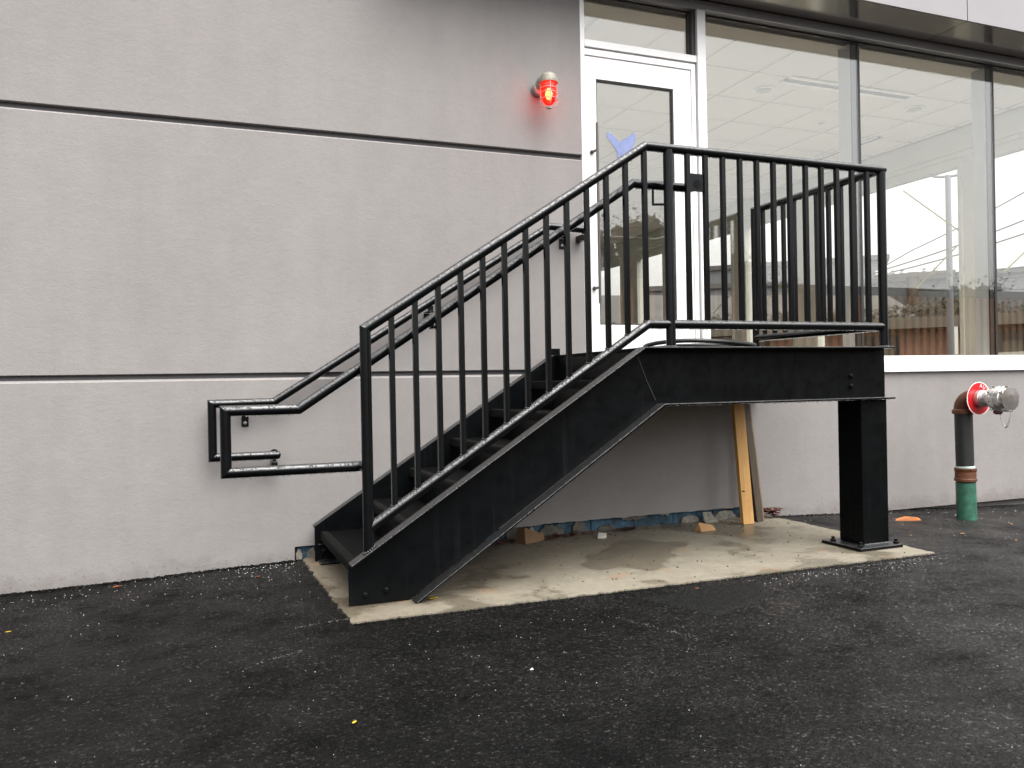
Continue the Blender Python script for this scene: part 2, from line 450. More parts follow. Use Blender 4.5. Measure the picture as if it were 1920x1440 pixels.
# ------------------------------------------------------------------ mesh building
class MB:
    def __init__(s):
        s.v = []; s.f = []; s.sm = []; s.mi = []

    def face(s, idx, smooth=False, mi=0):
        s.f.append(tuple(idx)); s.sm.append(smooth); s.mi.append(mi)

    def box(s, x0, x1, y0, y1, z0, z1, mi=0):
        b = len(s.v)
        s.v += [(x0, y0, z0), (x1, y0, z0), (x1, y1, z0), (x0, y1, z0), (x0, y0, z1), (x1, y0, z1), (x1, y1, z1), (x0, y1, z1)]
        for q in ((0, 3, 2, 1), (4, 5, 6, 7), (0, 1, 5, 4), (1, 2, 6, 5), (2, 3, 7, 6), (3, 0, 4, 7)):
            s.face([b + i for i in q], False, mi)
        return s

    def prism(s, pts, a0, a1, axis='y', mi=0):
        # pts: 2-D outline; axis y -> (x,z); axis x -> (y,z); axis z -> (x,y)
        b = len(s.v); n = len(pts)
        for a in (a0, a1):
            for p, q in pts:
                s.v.append({'y': (p, a, q), 'x': (a, p, q), 'z': (p, q, a)}[axis])
        s.face([b + i for i in range(n)], False, mi)
        s.face([b + n + i for i in reversed(range(n))], False, mi)
        for i in range(n):
            j = (i + 1) % n
            s.face([b + i, b + n + i, b + n + j, b + j], False, mi)
        return s

    def tube(s, pts, r, seg=14, caps=True, mi=0, only=None):
        """round tube along a polyline with mitred joints"""
        pts = [Vector(p) for p in pts]
        n = len(pts)
        closed = False
        d = [(pts[i + 1] - pts[i]).normalized() for i in range(n - 1)]
        # initial frame
        ref = Vector((0, 1, 0)) if abs(d[0].y) < 0.9 else Vector((0, 0, 1))
        a = d[0].cross(ref).normalized(); b2 = d[0].cross(a).normalized()
        rad = r if isinstance(r, (list, tuple)) else [r] * n
        ring = [a * math.cos(2 * PI * k / seg) + b2 * math.sin(2 * PI * k / seg) for k in range(seg)]
        rings = []
        for i in range(n):
            if 0 < i < n - 1:
                mn = (d[i - 1] + d[i]).normalized()
                dd = d[i - 1]
                if abs(mn.dot(dd)) < 0.15:
                    mn = dd
                cur = []
                for o in ring:
                    o2 = o * rad[i]
                    t = -o2.dot(mn) / dd.dot(mn)
                    cur.append(tuple(pts[i] + o2 + dd * t))
                rings.append(cur)
                q = d[i - 1].rotation_difference(d[i])
                ring = [q @ o for o in ring]
            else:
                rings.append([tuple(pts[i] + o * rad[i]) for o in ring])
        rng = list(range(n - 1)) if only is None else list(only)
        last = None
        for i in rng:
            sharp = i == rng[0] or d[i - 1].angle(d[i]) > math.radians(24)
            if sharp or last is None:
                last = len(s.v); s.v += rings[i]
            nxt = len(s.v); s.v += rings[i + 1]
            for k in range(seg):
                k2 = (k + 1) % seg
                s.face((last + k, last + k2, nxt + k2, nxt + k), True, mi)
            last = nxt
        if caps:
            for i in (rng[0], rng[-1] + 1):
                bb = len(s.v); s.v += rings[i]
                s.face([bb + k for k in range(seg)], False, mi)
        return s

    def lathe(s, prof, origin, axis, seg=24, mi=0, a0=0.0, smooth=True):
        """prof: list of (radius, distance along axis)"""
        o = Vector(origin); ax = Vector(axis).normalized()
        ref = Vector((0, 0, 1)) if abs(ax.z) < 0.9 else Vector((1, 0, 0))
        u = ax.cross(ref).normalized(); w = ax.cross(u).normalized()
        def mk(rr, t):
            bb = len(s.v)
            for k in range(seg):
                an = a0 + 2 * PI * k / seg
                s.v.append(tuple(o + ax * t + (u * math.cos(an) + w * math.sin(an)) * max(rr, 1e-5)))
            return bb
        last = mk(*prof[0]); pd_ = None
        for i in range(len(prof) - 1):
            dv = Vector((prof[i + 1][0] - prof[i][0], prof[i + 1][1] - prof[i][1]))
            if pd_ is not None and dv.length > 1e-7 and pd_.angle(dv) > math.radians(38):
                last = mk(*prof[i])
            nxt = mk(*prof[i + 1])
            for k in range(seg):
                k2 = (k + 1) % seg
                s.face((last + k, last + k2, nxt + k2, nxt + k), smooth, mi)
            last = nxt; pd_ = dv
        for q in (prof[0], prof[-1]):
            bb = mk(*q)
            s.face([bb + k for k in range(seg)], False, mi)
        return s

    def blob(s, c, r, n=1, squash=1.0):
        """small octahedral / icosphere-like bead"""
        b = len(s.v)
        x, y, z = c
        k = 6
        s.v.append((x, y, z + r * squash))
        for lat in (0.55, -0.3):
            rr = r * math.sqrt(1 - lat * lat)
            for i in range(k):
                a = 2 * PI * i / k
                s.v.append((x + rr * math.cos(a), y + rr * math.sin(a), z + lat * r * squash))
        s.v.append((x, y, z - r * 1.25 * squash))
        for i in range(k):
            j = (i + 1) % k
            s.face((b, b + 1 + i, b + 1 + j), True)
            s.face((b + 1 + i, b + 7 + i, b + 7 + j, b + 1 + j), True)
            s.face((b + 13, b + 7 + j, b + 7 + i), True)
        return s

    def mesh(s, name, mats):
        me = bpy.data.meshes.new(name)
        me.from_pydata(s.v, [], s.f)
        me.polygons.foreach_set('use_smooth', s.sm)
        if isinstance(mats, (list, tuple)):
            for m in mats:
                me.materials.append(m)
            me.polygons.foreach_set('material_index', s.mi)
        else:
            me.materials.append(mats)
        bm = bmesh.new(); bm.from_mesh(me)
        bmesh.ops.recalc_face_normals(bm, faces=bm.faces)
        bm.to_mesh(me); bm.free()
        me.update()
        return me

    def build(s, name, mats, parent=None, bevel=0.0, loc=(0, 0, 0)):
        return link(name, s.mesh(name, mats), parent, loc, bevel)


def link(name, me, parent=None, loc=(0, 0, 0), bevel=0.0, rot=None):
    o = bpy.data.objects.new(name, me)
    col.objects.link(o)
    o.location = loc
    if rot:
        o.rotation_euler = rot
    if parent is not None:
        o.parent = parent
        o.matrix_parent_inverse = parent.matrix_basis.inverted()
    if bevel > 0:
        md = o.modifiers.new('bevel', 'BEVEL')
        md.width = bevel; md.segments = 2; md.limit_method = 'ANGLE'; md.angle_limit = math.radians(50)
    return o


def thing(name, label, cat, loc=(0, 0, 0), group=None):
    o = bpy.data.objects.new(name, None)
    o.empty_display_size = 0.1
    col.objects.link(o)
    o.location = loc
    return tag(o, label, cat, group)


def tag(o, label=None, cat=None, group=None, kind=None):
    if label: o['label'] = label
    if cat: o['category'] = cat
    if group: o['group'] = group
    if kind: o['kind'] = kind
    return o


# ------------------------------------------------------------------ ground
def ground_z(x, y):
    z = -0.007
    if x < 0.6:
        z += (x - 0.6) * 0.026
    if x > 4.0:
        z -= (min(x, 7.5) - 4.0) * 0.040
    if y < -1.6:
        z += (y + 1.6) * 0.008
    z = max(z, -0.22)
    # hand-laid unevenness, fading beside the slab
    dx = max(0.62 - x, x - 4.1, 0); dy = max(-1.5 - y, 0)
    d = min(1.0, math.hypot(dx, dy) / 0.6)
    z += d * 0.006 * noise.noise((x * 1.3, y * 1.3, 0.2)) + d * 0.002 * noise.noise((x * 9, y * 9, 4.0))
    return z


def coords(a, b, step, far, grow=1.35):
    c = []
    t = a
    while t < b:
        c.append(t); t += step
    c.append(b)
    s = step; t = b
    while t < far:
        s *= grow; t += s; c.append(t)
    s = step; t = a
    while t > -far:
        s *= grow; t -= s; c.insert(0, t)
    return c


g = MB()
gx = coords(-2.4, 8.0, 0.06, 170)
gy = coords(-4.2, 0.02, 0.06, 170)
for y in gy:
    for x in gx:
        g.v.append((x, y, ground_z(x, y)))
nx = len(gx)
for j in range(len(gy) - 1):
    for i in range(nx - 1):
        g.face((j * nx + i, j * nx + i + 1, (j + 1) * nx + i + 1, (j + 1) * nx + i), True)
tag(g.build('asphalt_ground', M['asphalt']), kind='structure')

# concrete slab with a ragged edge where the asphalt laps it
sl = MB()
edge = []


def jag(p, q, n, amp):
    out = []
    for i in range(n):
        t = i / n
        x = p[0] + (q[0] - p[0]) * t; y = p[1] + (q[1] - p[1]) * t
        dx, dy = q[0] - p[0], q[1] - p[1]
        l = math.hypot(dx, dy)
        o = amp * (noise.noise((x * 14, y * 14, 1)) + 0.6 * noise.noise((x * 55, y * 55, 3)) + 0.4 * noise.noise((x * 120, y * 120, 5)))
        out.append((x - dy / l * o, y + dx / l * o))
    return out


edge += jag((0.655, -1.462), (4.04, -1.505), 420, 0.015)
edge += jag((4.04, -1.505), (4.07, -0.18), 160, 0.015)
edge += jag((4.07, -0.18), (3.97, 0.035), 20, 0.008)
edge += [(3.97, 0.04), (0.66, 0.04)]
edge += jag((0.63, 0.0), (0.655, -1.462), 160, 0.018)
sl.prism(edge, -0.12, 0.0, 'z')
tag(sl.build('concrete_slab', M['slab']), kind='structure')

# ------------------------------------------------------------------ building
bld = thing('building', 'grey stucco commercial building with white door, tall shop windows and metal canopy', 'building', (2.5, 0.0, -0.1))
XR = 7.95
XG = 2.553           # where the stucco ends and the storefront begins
# stucco field panels with recessed reveals between them
TH = 0.06


def stucco_panel(x0, x1, z0, z1, bottom=None):
    o = MB()
    if bottom is None:
        # bevelled lips towards the reveals
        pr = [(0.0, z0 + 0.004), (0.0, z1 - 0.010), (0.012, z1), (TH, z1), (TH, z0), (0.004, z0)]
        o.prism(pr, x0, x1, 'x')
    else:
        o.prism(bottom, 0.0, TH, 'y')
    return o


stucco_panel(-9, XG, 2.587, 5.2).build('wall_panel', M['stucco'], bld)
stucco_panel(-9, XG, 1.117, 2.555).build('wall_panel', M['stucco'], bld)
# lowest panel: broken off above the slab under the stair, and ends short of the ground at the right
pts = [(-9, 1.076), (-9, -0.3), (0.585, -0.3), (0.588, 0.074)]
x = 0.60
while x < 3.98:
    if x < 2.2:
        z = 0.076 + 0.003 * noise.noise((x * 20, 0, 0))
    else:
        z = 0.083 - 0.012 * max(0, noise.noise((x * 9, 2, 0))) - 0.004 * noise.noise((x * 60, 2, 0))
    pts.append((x, z)); x += 0.02
pts += [(3.985, 0.09), (4.03, -0.3), (4.62, -0.3), (4.63, -0.048), (XR, -0.060), (XR, 1.065), (XG + 0.012, 1.065), (XG, 1.065), (XG - 0.001, 1.076)]
lo = MB()
lo.prism(pts, 0.0, TH, 'y')
# lip above, bevelled outwards for the second reveal
lo.prism([(0.0, 1.0762), (0.016, 1.090), (TH, 1.090), (TH, 1.0762)], -9, XG - 0.002, 'x')
lo.build('wall_panel', M['stucco'], bld)
rv = MB()
rv.box(-9, XG, 0.030, 0.055, 2.550, 2.592)
rv.box(-9, XG, 0.026, 0.055, 1.080, 1.122)
rv.build('reveal', simple('reveal_back', (0.085, 0.08, 0.082), 0.7, 0, 0.1, 6), bld)  # backing of both grooves, a darker grey than the stucco
bk = MB()
bk.box(-9, 2.50, 0.062, 0.20, 1.07, 5.2)
bk.box(-9, XR - 0.01, 0.062, 0.24, -0.4, 1.06)
bk.build('foundation', M['foundation'], bld)
# stucco return at the door opening

# exposed blue foam board and plaster lumps under the broken stucco edge
foam = MB()
xs = 0.60
while xs < 3.97:
    w = rnd.uniform(0.12, 0.35)
    x1 = min(xs + w, 3.98)
    foam.box(xs + 0.002, x1 - 0.003, 0.040 + rnd.uniform(-0.006, 0.006), 0.0615, -0.05, 0.095)
    xs = x1
foam.build('foam_board', M['foam'], bld)
spans = [(0.60, 0.035), (0.665, 0.05)]
xx = 1.95
while xx < 3.92:
    w = rnd.uniform(0.04, 0.24)
    spans.append((xx, w))
    xx += w + rnd.uniform(0.0, 0.16)
for px, w in spans:
    p = MB()
    n = max(6, int(w / 0.010))
    hi = rnd.uniform(0.045, 0.082) if px < 2.6 or px > 3.3 else rnd.uniform(0.030, 0.060)
    hang_ = px > 2.45 and rnd.random() < 0.5        # some bits hang from the stucco, some stand on the slab
    tops, bots = [], []
    for i in range(n + 1):
        t = i / n
        env = min(1.0, 0.45 + 2.2 * min(t, 1 - t))
        j1 = noise.noise((px * 7 + t * w * 45, 1.7, 0)) * 0.014; j2 = noise.noise((px * 5 + t * w * 70, 9.1, 0)) * 0.008
        x_ = px + w * t + noise.noise((t * 9, px, 2)) * 0.004
        if hang_:
            tops.append((x_, 0.086)); bots.append((x_, 0.086 - hi * 0.65 * env + j1))
        else:
            tops.append((x_, max(0.008, hi * env + j1))); bots.append((x_, -0.02 if j2 < 0.003 else 0.004))
    dpt = rnd.uniform(0.006, 0.026)
    p.prism(bots[::-1] + tops, dpt, 0.036, 'y')
    p.build('plaster_patch', M['plaster'] if rnd.random() < 0.65 else M['plaster_dark'], bld, 0.0015)

# ---- storefront frame
door = None
fr = MB()
fr.box(XG + 0.003, 2.590, 0.004, 0.10, 1.205, 3.727)                 # left jamb
fr.box(3.500, 3.572, -0.010, 0.11, 1.0665, 3.727)                   # mullion between door and window
fr.box(2.590, 3.500, 0.002, 0.10, 3.342, 3.392)                     # transom bar
fr.build('window_frame', M['white'], bld, 0.002)
fr = MB()
fr.box(2.590, 3.452, 0.006, 0.09, 3.285, 3.330)                     # door head
fr.box(3.452, 3.488, 0.006, 0.09, 1.205, 3.330)                     # strike jamb
fr.build('door_frame', M['white'], bld, 0.002)
gp = MB()
gp.box(2.592, 3.4985, 0.03, 0.09, 3.331, 3.341)
gp.box(3.4885, 3.4995, 0.03, 0.09, 1.205, 3.3305)
gp.box(3.468, 3.4995, 0.015, 0.09, 3.393, 3.727)
gp.box(2.590, 3.467, 0.050, 0.09, 3.716, 3.7265)
gp.box(3.573, XR - 0.05, 0.050, 0.09, 3.716, 3.7265)
gp.build('gasket', M['gasket'], bld)
MB().box(XG + 0.003, XR, -0.006, 0.12, 3.728, 3.798).build('header', M['header'], bld, 0.002)
MB().box(3.573, XR - 0.05, -0.008, -0.0062, 3.727, 3.7345).build('header_lip', M['white'], bld)
MB().box(XG + 0.003, XR, 0.010, 0.12, 3.799, 3.86).build('header_gap', M['gasket'], bld)
si = MB()
si.prism([(-0.030, 1.066), (-0.030, 1.150), (0.0, 1.168), (0.016, 1.198), (0.12, 1.198), (0.12, 1.066)], 3.573, XR, 'x')
si.build('window_sill', M['white'], bld, 0.003)
MB().box(XG + 0.003, 3.499, -0.02, 0.12, 1.1, 1.2035).build('threshold', M['steel'], bld, 0.002)

# ---- door
door = MB()
dx0, dx1, dz0, dz1 = 2.595, 3.448, 1.222, 3.278
gx0, gx1, gz0, gz1 = 2.675, 3.300, 1.425, 3.128
dm = MB()
dm.box(dx0, gx0, 0.010, 0.056, dz0, dz1)
dm.box(gx1, dx1, 0.010, 0.056, dz0, dz1)
dm.box(gx0, gx1, 0.0102, 0.0558, dz0, gz0)
dm.box(gx0, gx1, 0.0102, 0.0558, gz1, dz1)
door = dm.build('door', M['white'], bld, 0.0015)
gk = MB()
gk.box(gx0, gx0 + 0.010, 0.018, 0.05, gz0, gz1)
gk.box(gx1 - 0.010, gx1, 0.018, 0.05, gz0, gz1)
gk.box(gx0 + 0.01, gx1 - 0.01, 0.018, 0.05, gz1 - 0.010, gz1)
gk.box(gx0 + 0.01, gx1 - 0.01, 0.018, 0.05, gz0, gz0 + 0.008)
gk.build('glazing_bead', M['gasket'], door)
MB().box(gx0 + 0.011, gx1 - 0.011, 0.030, 0.036, gz0 + 0.009, gz1 - 0.011).build('pane', M['glass'], door)
h = MB()
h.tube([(2.640, -0.060, 1.567), (2.640, -0.060, 2.800)], 0.0095, 14)
for z in (1.675, 2.615):
    h.tube([(2.640, -0.060, z), (2.632, 0.012, z)], 0.009, 10)
    h.lathe([(0.014, 0), (0.014, 0.012)], (2.632, -0.002, z), (0, 1, 0), 14)
h.build('handle', M['dull_steel'], door)
MB().box(3.225, 3.255, 0.0065, 0.0101, 1.285, 1.385).build('sticker', M['sticker'], door)

# ---- window panes and mullions
panes = [(3.573, 5.062), (5.088, 6.572), (6.598, 7.90)]
for a, b in panes:
    MB().box(a, b, 0.055, 0.063, 1.1985, 3.7155).build('pane', M['glass'], bld)
MB().box(2.591, 3.467, 0.055, 0.063, 3.393, 3.7155).build('pane', M['glass'], bld)
for a in (5.012, 6.522):
    b = a + 0.080
    mo = MB().box(a + 0.003, b - 0.003, 0.082, 0.215, 1.1985, 3.727).build('mullion', M['mullion'], bld, 0.002)
    MB().box(a + 0.051, a + 0.075, 0.0555, 0.0655, 1.1985, 3.7155).build('silicone_joint', M['gasket'], mo)
    MB().box(a + 0.002, b - 0.002, 0.066, 0.0815, 1.1985, 3.727).build('mullion_cap', M['gasket'], mo, 0.001)
MB().box(7.901, XR, -0.004, 0.12, 1.0665, 3.727).build('corner_post', M['white'], bld, 0.002)

# ---- canopy: soffit and fascia panels with open joints
for a, b in ((1.15, 2.686), (2.694, 5.736), (5.744, XR + 0.30)):
    MB().box(a, b, -0.386, -0.002, 3.803, 3.815).build('soffit_panel', M['soffit'], bld)
    MB().box(a, b, -0.400, -0.3865, 3.803, 4.75).build('fascia_panel', M['fascia'], bld, 0.002)
cc = MB()
cc.box(1.16, XR + 0.29, -0.380, -0.003, 3.820, 4.74)
cc.box(XG + 0.01, XR, 0.0, 0.24, 3.862, 5.2)
cc.build('canopy_core', M['gasket'], bld)

# ---- interior: a room lit only through its windows
YB = 12.0
ZC = 3.71
room = MB()
room.box(2.30, 2.42, 0.24, YB, 1.0, 4.4)
room.box(2.30, 8.2, YB, YB + 0.15, 1.0, 4.4)
room.build('inner_wall', M['inner_wall'], bld)
MB().box(2.42, 8.0, 0.121, YB, 1.02, 1.195).build('inner_floor', M['inner_floor'], bld)
pk = MB()
pk.box(2.42, 7.86, 0.13, 0.315, 3.712, 3.73)
pk.build('ceiling_border', M['tile'], bld)
MB().box(2.30, 8.2, 0.13, YB, 4.4, 4.5).build('roof', M['roof'], bld)
# ceiling tiles, each a board lying in the grid
T = 0.607
tile_me = MB().box(-T / 2 + 0.006, T / 2 - 0.006, -T / 2 + 0.006, T / 2 - 0.006, 0.0, 0.012).mesh('ceiling_tile', M['tile'])
x0t = 5.30 - 5 * T
ntile = 0
cells = []
for j in range(20):
    for i in range(10):
        cx = x0t + (i + 0.5) * T; cy = 0.22 + (j + 0.5) * T
        if cx - T / 2 < 2.42 or cx + T / 2 > 7.95 or cy - T / 2 < 0.2:
            continue
        cells.append((cx, cy))
for cx, cy in cells:
    link('ceiling_tile', tile_me, bld, (cx, cy, ZC + 0.003))
gr = MB()
xs_ = sorted({round(c[0] - T / 2, 4) for c in cells} | {round(c[0] + T / 2, 4) for c in cells})
ys_ = sorted({round(c[1] - T / 2, 4) for c in cells} | {round(c[1] + T / 2, 4) for c in cells})
for xx in xs_:
    gr.box(xx - 0.0055, xx + 0.0055, 0.316, YB, ZC - 0.002, ZC + 0.012)
for yy in ys_:
    if yy > 0.32:
        gr.box(2.42, 7.86, yy - 0.0055, yy + 0.0055, ZC - 0.001, ZC + 0.011)
gr.build('ceiling_grid', M['grid'], bld)
MB().box(2.42, 7.86, 0.316, YB, ZC + 0.016, ZC + 0.03).build('ceiling_backing', M['tile'], bld)

# side wall with a row of windows
openings = [(0.30, 1.25), (1.46, 3.74), (4.12, 5.24), (5.50, 7.09), (7.47, 8.45), (9.0, 10.2), (10.5, 11.7)]
sw = MB()
HZ, SZ = 3.40, 1.21
ya = 0.125
for a, b in openings + [(YB, YB)]:
    sw.box(7.90, 8.05, ya, a, 1.0, 4.4)
    ya = b
for a, b in openings:
    sw.box(7.90, 8.05, a, b, HZ, 4.4)
    sw.box(7.90, 8.05, a, b, 1.0, SZ)
sw.build('side_wall', M['inner_wall'], bld)
for a, b in openings:
    f_ = MB()
    e = 0.05
    f_.box(7.885, 7.99, a, a + e, SZ, HZ); f_.box(7.885, 7.99, b - e, b, SZ, HZ)
    f_.box(7.885, 7.99, a + e, b - e, SZ, SZ + e); f_.box(7.885, 7.99, a + e, b - e, HZ - 0.09, HZ)
    w_ = f_.build('side_window', M['inner_frame'], bld, 0.003)
    MB().box(7.93, 7.938, a + e, b - e, SZ + e, HZ - 0.09).build('pane', M['glass'], w_)
hd = MB()
hd.box(7.86, 7.8995, 0.32, YB, 3.47, 3.709)
hd.box(7.875, 7.8995, 0.32, YB, 3.42, 3.465)
hd.build('window_head_trim', M['inner_frame'], bld, 0.004)

# interior fittings seen through the glass
df = thing('slot_diffuser', 'long white slot air diffuser across the ceiling behind the middle mullion', 'air diffuser', (5.76, 0.86, ZC - 0.02))
d_ = MB()
d_.box(5.03, 6.50, 0.78, 0.83, ZC - 0.014, ZC - 0.0025); d_.box(5.03, 6.50, 0.90, 0.95, ZC - 0.014, ZC - 0.0025)
d_.build('diffuser_frame', M['ring'], df, 0.001)
MB().box(5.03, 6.50, 0.8305, 0.8995, ZC - 0.007, ZC - 0.0026).build('diffuser_slot', simple('slot_grey', (0.09, 0.09, 0.10), 0.5), df)
df = thing('slot_diffuser', 'short dark slot diffuser in the ceiling near the side windows', 'air diffuser', (7.25, 2.45, ZC - 0.02))
d_ = MB(); d_.box(7.19, 7.215, 1.95, 2.95, ZC - 0.014, ZC - 0.0025); d_.box(7.285, 7.31, 1.95, 2.95, ZC - 0.014, ZC - 0.0025)
d_.build('diffuser_frame', M['ring'], df, 0.001)
MB().box(7.2155, 7.2845, 1.95, 2.95, ZC - 0.007, ZC - 0.0026).build('diffuser_slot', simple('slot_grey_b', (0.09, 0.09, 0.10), 0.5), df)
for (x, y, r, lb) in ((5.02, 1.15, 0.10, 'round recessed ceiling light left of the middle mullion'), (6.83, 1.10, 0.10, 'round recessed ceiling light between the two mullions'),
                      (6.25, 1.76, 0.05, 'small round white ceiling fitting behind the middle mullion')):
    dl = thing('ceiling_light', lb, 'ceiling light', (x, y, ZC - 0.01))
    MB().lathe([(r, 0), (r, 0.005), (r * 0.8, 0.010), (r * 0.78, 0.002)], (x, y, ZC - 0.0025), (0, 0, -1), 28).build('trim_ring', M['ring'], dl)
    MB().lathe([(r * 0.74, 0), (r * 0.60, 0.006), (r * 0.2, 0.008)], (x, y, ZC - 0.004), (0, 0, -1), 20).build('lens', simple('lens_grey', (0.42, 0.42, 0.40), 0.3), dl)

# tape strips stuck on the side windows (inside)
tapes = [((2.276, 3.226), (1.462, 2.561), 'yellow tape strip slanting down to the right, upper one in the large side window'),
         ((1.551, 2.459), (2.11, 2.054), 'yellow tape strip slanting down to the left, lower one in the large side window'),
         ((0.70, 2.32), (1.004, 2.093), 'yellow tape strip in the right-hand side window beyond the last mullion'),
         ((6.084, 2.098), (5.517, 2.404), 'yellow tape strip in the leftmost window behind the landing guard'),
         ((4.717, 2.213), (4.219, 2.483), 'yellow tape strip in the window behind the middle of the landing guard')]
for (a, b, lb) in tapes:
    dy, dz = b[0] - a[0], b[1] - a[1]
    l = math.hypot(dy, dz); ny, nz = -dz / l * 0.008, dy / l * 0.008
    t_ = MB().prism([(a[0] + ny, a[1] + nz), (b[0] + ny, b[1] + nz), (b[0] - ny, b[1] - nz), (a[0] - ny, a[1] - nz)], 7.922, 7.9225 + 0.0005, 'x')
    tag(t_.build('tape_strip', M['yellow_tape']), lb, 'tape', 'yellow tape strips on the side windows')

# blue tape in a V on the door glass
bt = thing('tape_mark', 'two torn strips of blue tape crossed in a V on the door glass', 'tape', (2.93, 0.028, 2.65))
bt1 = MB().prism([(2.775, 2.778), (2.758, 2.742), (2.800, 2.70), (2.845, 2.640), (2.842, 2.60), (2.93, 2.585), (2.905, 2.66), (2.865, 2.712), (2.80, 2.765)], 0.0285, 0.0296, 'y')
bt1.build('tape_piece', M['blue_tape'], bt)
bt2 = MB().prism([(2.866, 2.713), (2.95, 2.768), (2.972, 2.79), (2.995, 2.775), (2.985, 2.72), (2.955, 2.655), (2.905, 2.615), (2.875, 2.63)], 0.0272, 0.0283, 'y')
bt2.build('tape_piece', M['blue_tape'], bt)

tag(MB().box(4.955, 5.010, 0.10, 0.102, 3.652, 3.672).build('tape_scrap', M['sticker']), 'tiny dark blue tape scrap high on the left of the middle mullion', 'tape')

# ------------------------------------------------------------------ steel stair
RY = -1.248                      # plane of the guard rail
SL = 0.640                       # slope of the flight
stair = thing('steel_stair', 'black painted steel stair with landing, guard rail and pipe handrails, wet from rain', 'staircase', (0.72, -0.65, 0.0))
DECK = 1.210


def ztop(x):
    return 0.207 + (x - 0.689) * SL


XK = 2.256                       # kink where the flight meets the landing
XKB = 2.366                      # kink of the lower flange
ZB = 0.905                       # top face of lower flange at landing
XE = 3.985                       # end of landing beams


def stringer(yweb0, yweb1, yfl0, yfl1, name='stringer'):
    """channel: web plate plus flanges (flanges span yfl0..yfl1)"""
    w = MB()
    zb0 = 0.004
    xb0 = XKB - (ZB - zb0) / 0.648
    web = [(0.689, zb0), (0.689, ztop(0.689)), (XK, DECK - 0.001), (XE - 0.001, DECK - 0.001), (XE - 0.001, ZB), (XKB, ZB), (xb0, zb0)]
    w.prism(web, yweb0, yweb1, 'y')
    s = w.build(name, M['web'], stair, 0.0015)
    t = 0.011
    top = [(0.690, ztop(0.690) - t * 1.2), (0.690, ztop(0.690)), (XK, DECK), (XE, DECK), (XE, DECK - t), (XK + 0.004, DECK - t)]
    fl = MB().prism(top, yfl0, yfl1, 'y')
    fl.build('top_flange', M['paint'], s, 0.003)
    bot = [(xb0 + 0.012, zb0 + 0.0), (XKB, ZB + 0.001), (XE, ZB + 0.001), (XE, ZB - t), (XKB + 0.006, ZB - t), (xb0 + 0.012 + 0.018, zb0)]
    fl = MB().prism(bot, yfl0, yfl1, 'y')
    fl.build('bottom_flange', M['paint'], s, 0.003)
    return s


near = stringer(-1.212, -1.203, -1.293, -1.2125)
far = stringer(-0.128, -0.119, -0.1185, -0.045)
# weld seam and bolts on the near web
MB().tube([(2.250, -1.2125, 1.165), (2.305, -1.2132, 1.03), (2.358, -1.2125, 0.925)], 0.0022, 8).build('weld_seam', M['weld'], near)
for (bx, bz) in ((0.765, 0.050), (0.865, 0.062), (3.715, 1.035), (3.716, 0.975)):
    MB().lathe([(0.016, 0), (0.016, 0.004), (0.011, 0.005), (0.011, 0.014), (0.008, 0.016)], (bx, -1.212, bz), (0, -1, 0), 12, smooth=False).build('bolt', M['web'], near)
# clip angle at the foot of the far stringer
ca = MB()
ca.box(0.705, 0.845, -0.245, -0.129, 0.003, 0.013)
ca.box(0.705, 0.845, -0.140, -0.129, 0.013, 0.105)
clip = ca.build('clip_angle', M['paint'], stair, 0.002)
for bx in (0.74, 0.81):
    MB().lathe([(0.013, 0), (0.013, 0.010), (0.008, 0.011), (0.008, 0.018)], (bx, -0.140, 0.065), (0, -1, 0), 6, smooth=False).build('bolt', M['paint'], clip)
    MB().lathe([(0.013, 0), (0.013, 0.010), (0.008, 0.011), (0.008, 0.022)], (bx, -0.195, 0.013), (0, 0, 1), 6, smooth=False).build('bolt', M['paint'], clip)

# treads
RISE, RUN = DECK / 7, 0.2705
tread_m = MB()
tread_m.box(0.045, 0.300, -1.2015, -0.1295, -0.010, 0.0)
tread_m.box(0.290, 0.300, -1.2015, -0.1295, -0.045, -0.010)
tread_me = tread_m.mesh('tread', M['tread'])
nose_m = MB()
nose_m.prism([(0.0, -0.045), (0.0, -0.003), (0.003, 0.003), (0.045, 0.003), (0.0448, -0.010), (0.010, -0.010), (0.008, -0.045)], -1.2014, -0.1296, 'y')
for k in range(9):
    pass
nose_me = nose_m.mesh('nosing', M['nosing'])
ridge_m = MB()
for i in range(52):
    yy = -1.19 + i * 0.0205
    ridge_m.prism([(yy, 0.0032), (yy + 0.010, 0.0032), (yy + 0.007, 0.0052), (yy + 0.003, 0.0052)], 0.004, 0.042, 'x')
    ridge_m.prism([(yy, -0.040), (yy + 0.008, -0.040), (yy + 0.015, -0.012), (yy + 0.007, -0.012)], -0.0025, 0.0, 'x')
ridge_me = ridge_m.mesh('grip_ridges', M['nosing'])
riser_me = MB().box(0.013, 0.018, -1.2013, -0.1297, -RISE + 0.002, -0.011).mesh('riser', M['web'])
for k in range(1, 7):
    lx, lz = 0.722 + (k - 1) * RUN, RISE * k
    td = link('tread', tread_me, stair, (lx, 0, lz))
    link('nosing', nose_me, td, (lx, 0, lz))
    link('grip_ridges', ridge_me, td, (lx, 0, lz))
for k in range(2, 8):
    lx = 0.722 + (k - 1) * RUN
    link('riser', riser_me, stair, (lx, 0, RISE * k))

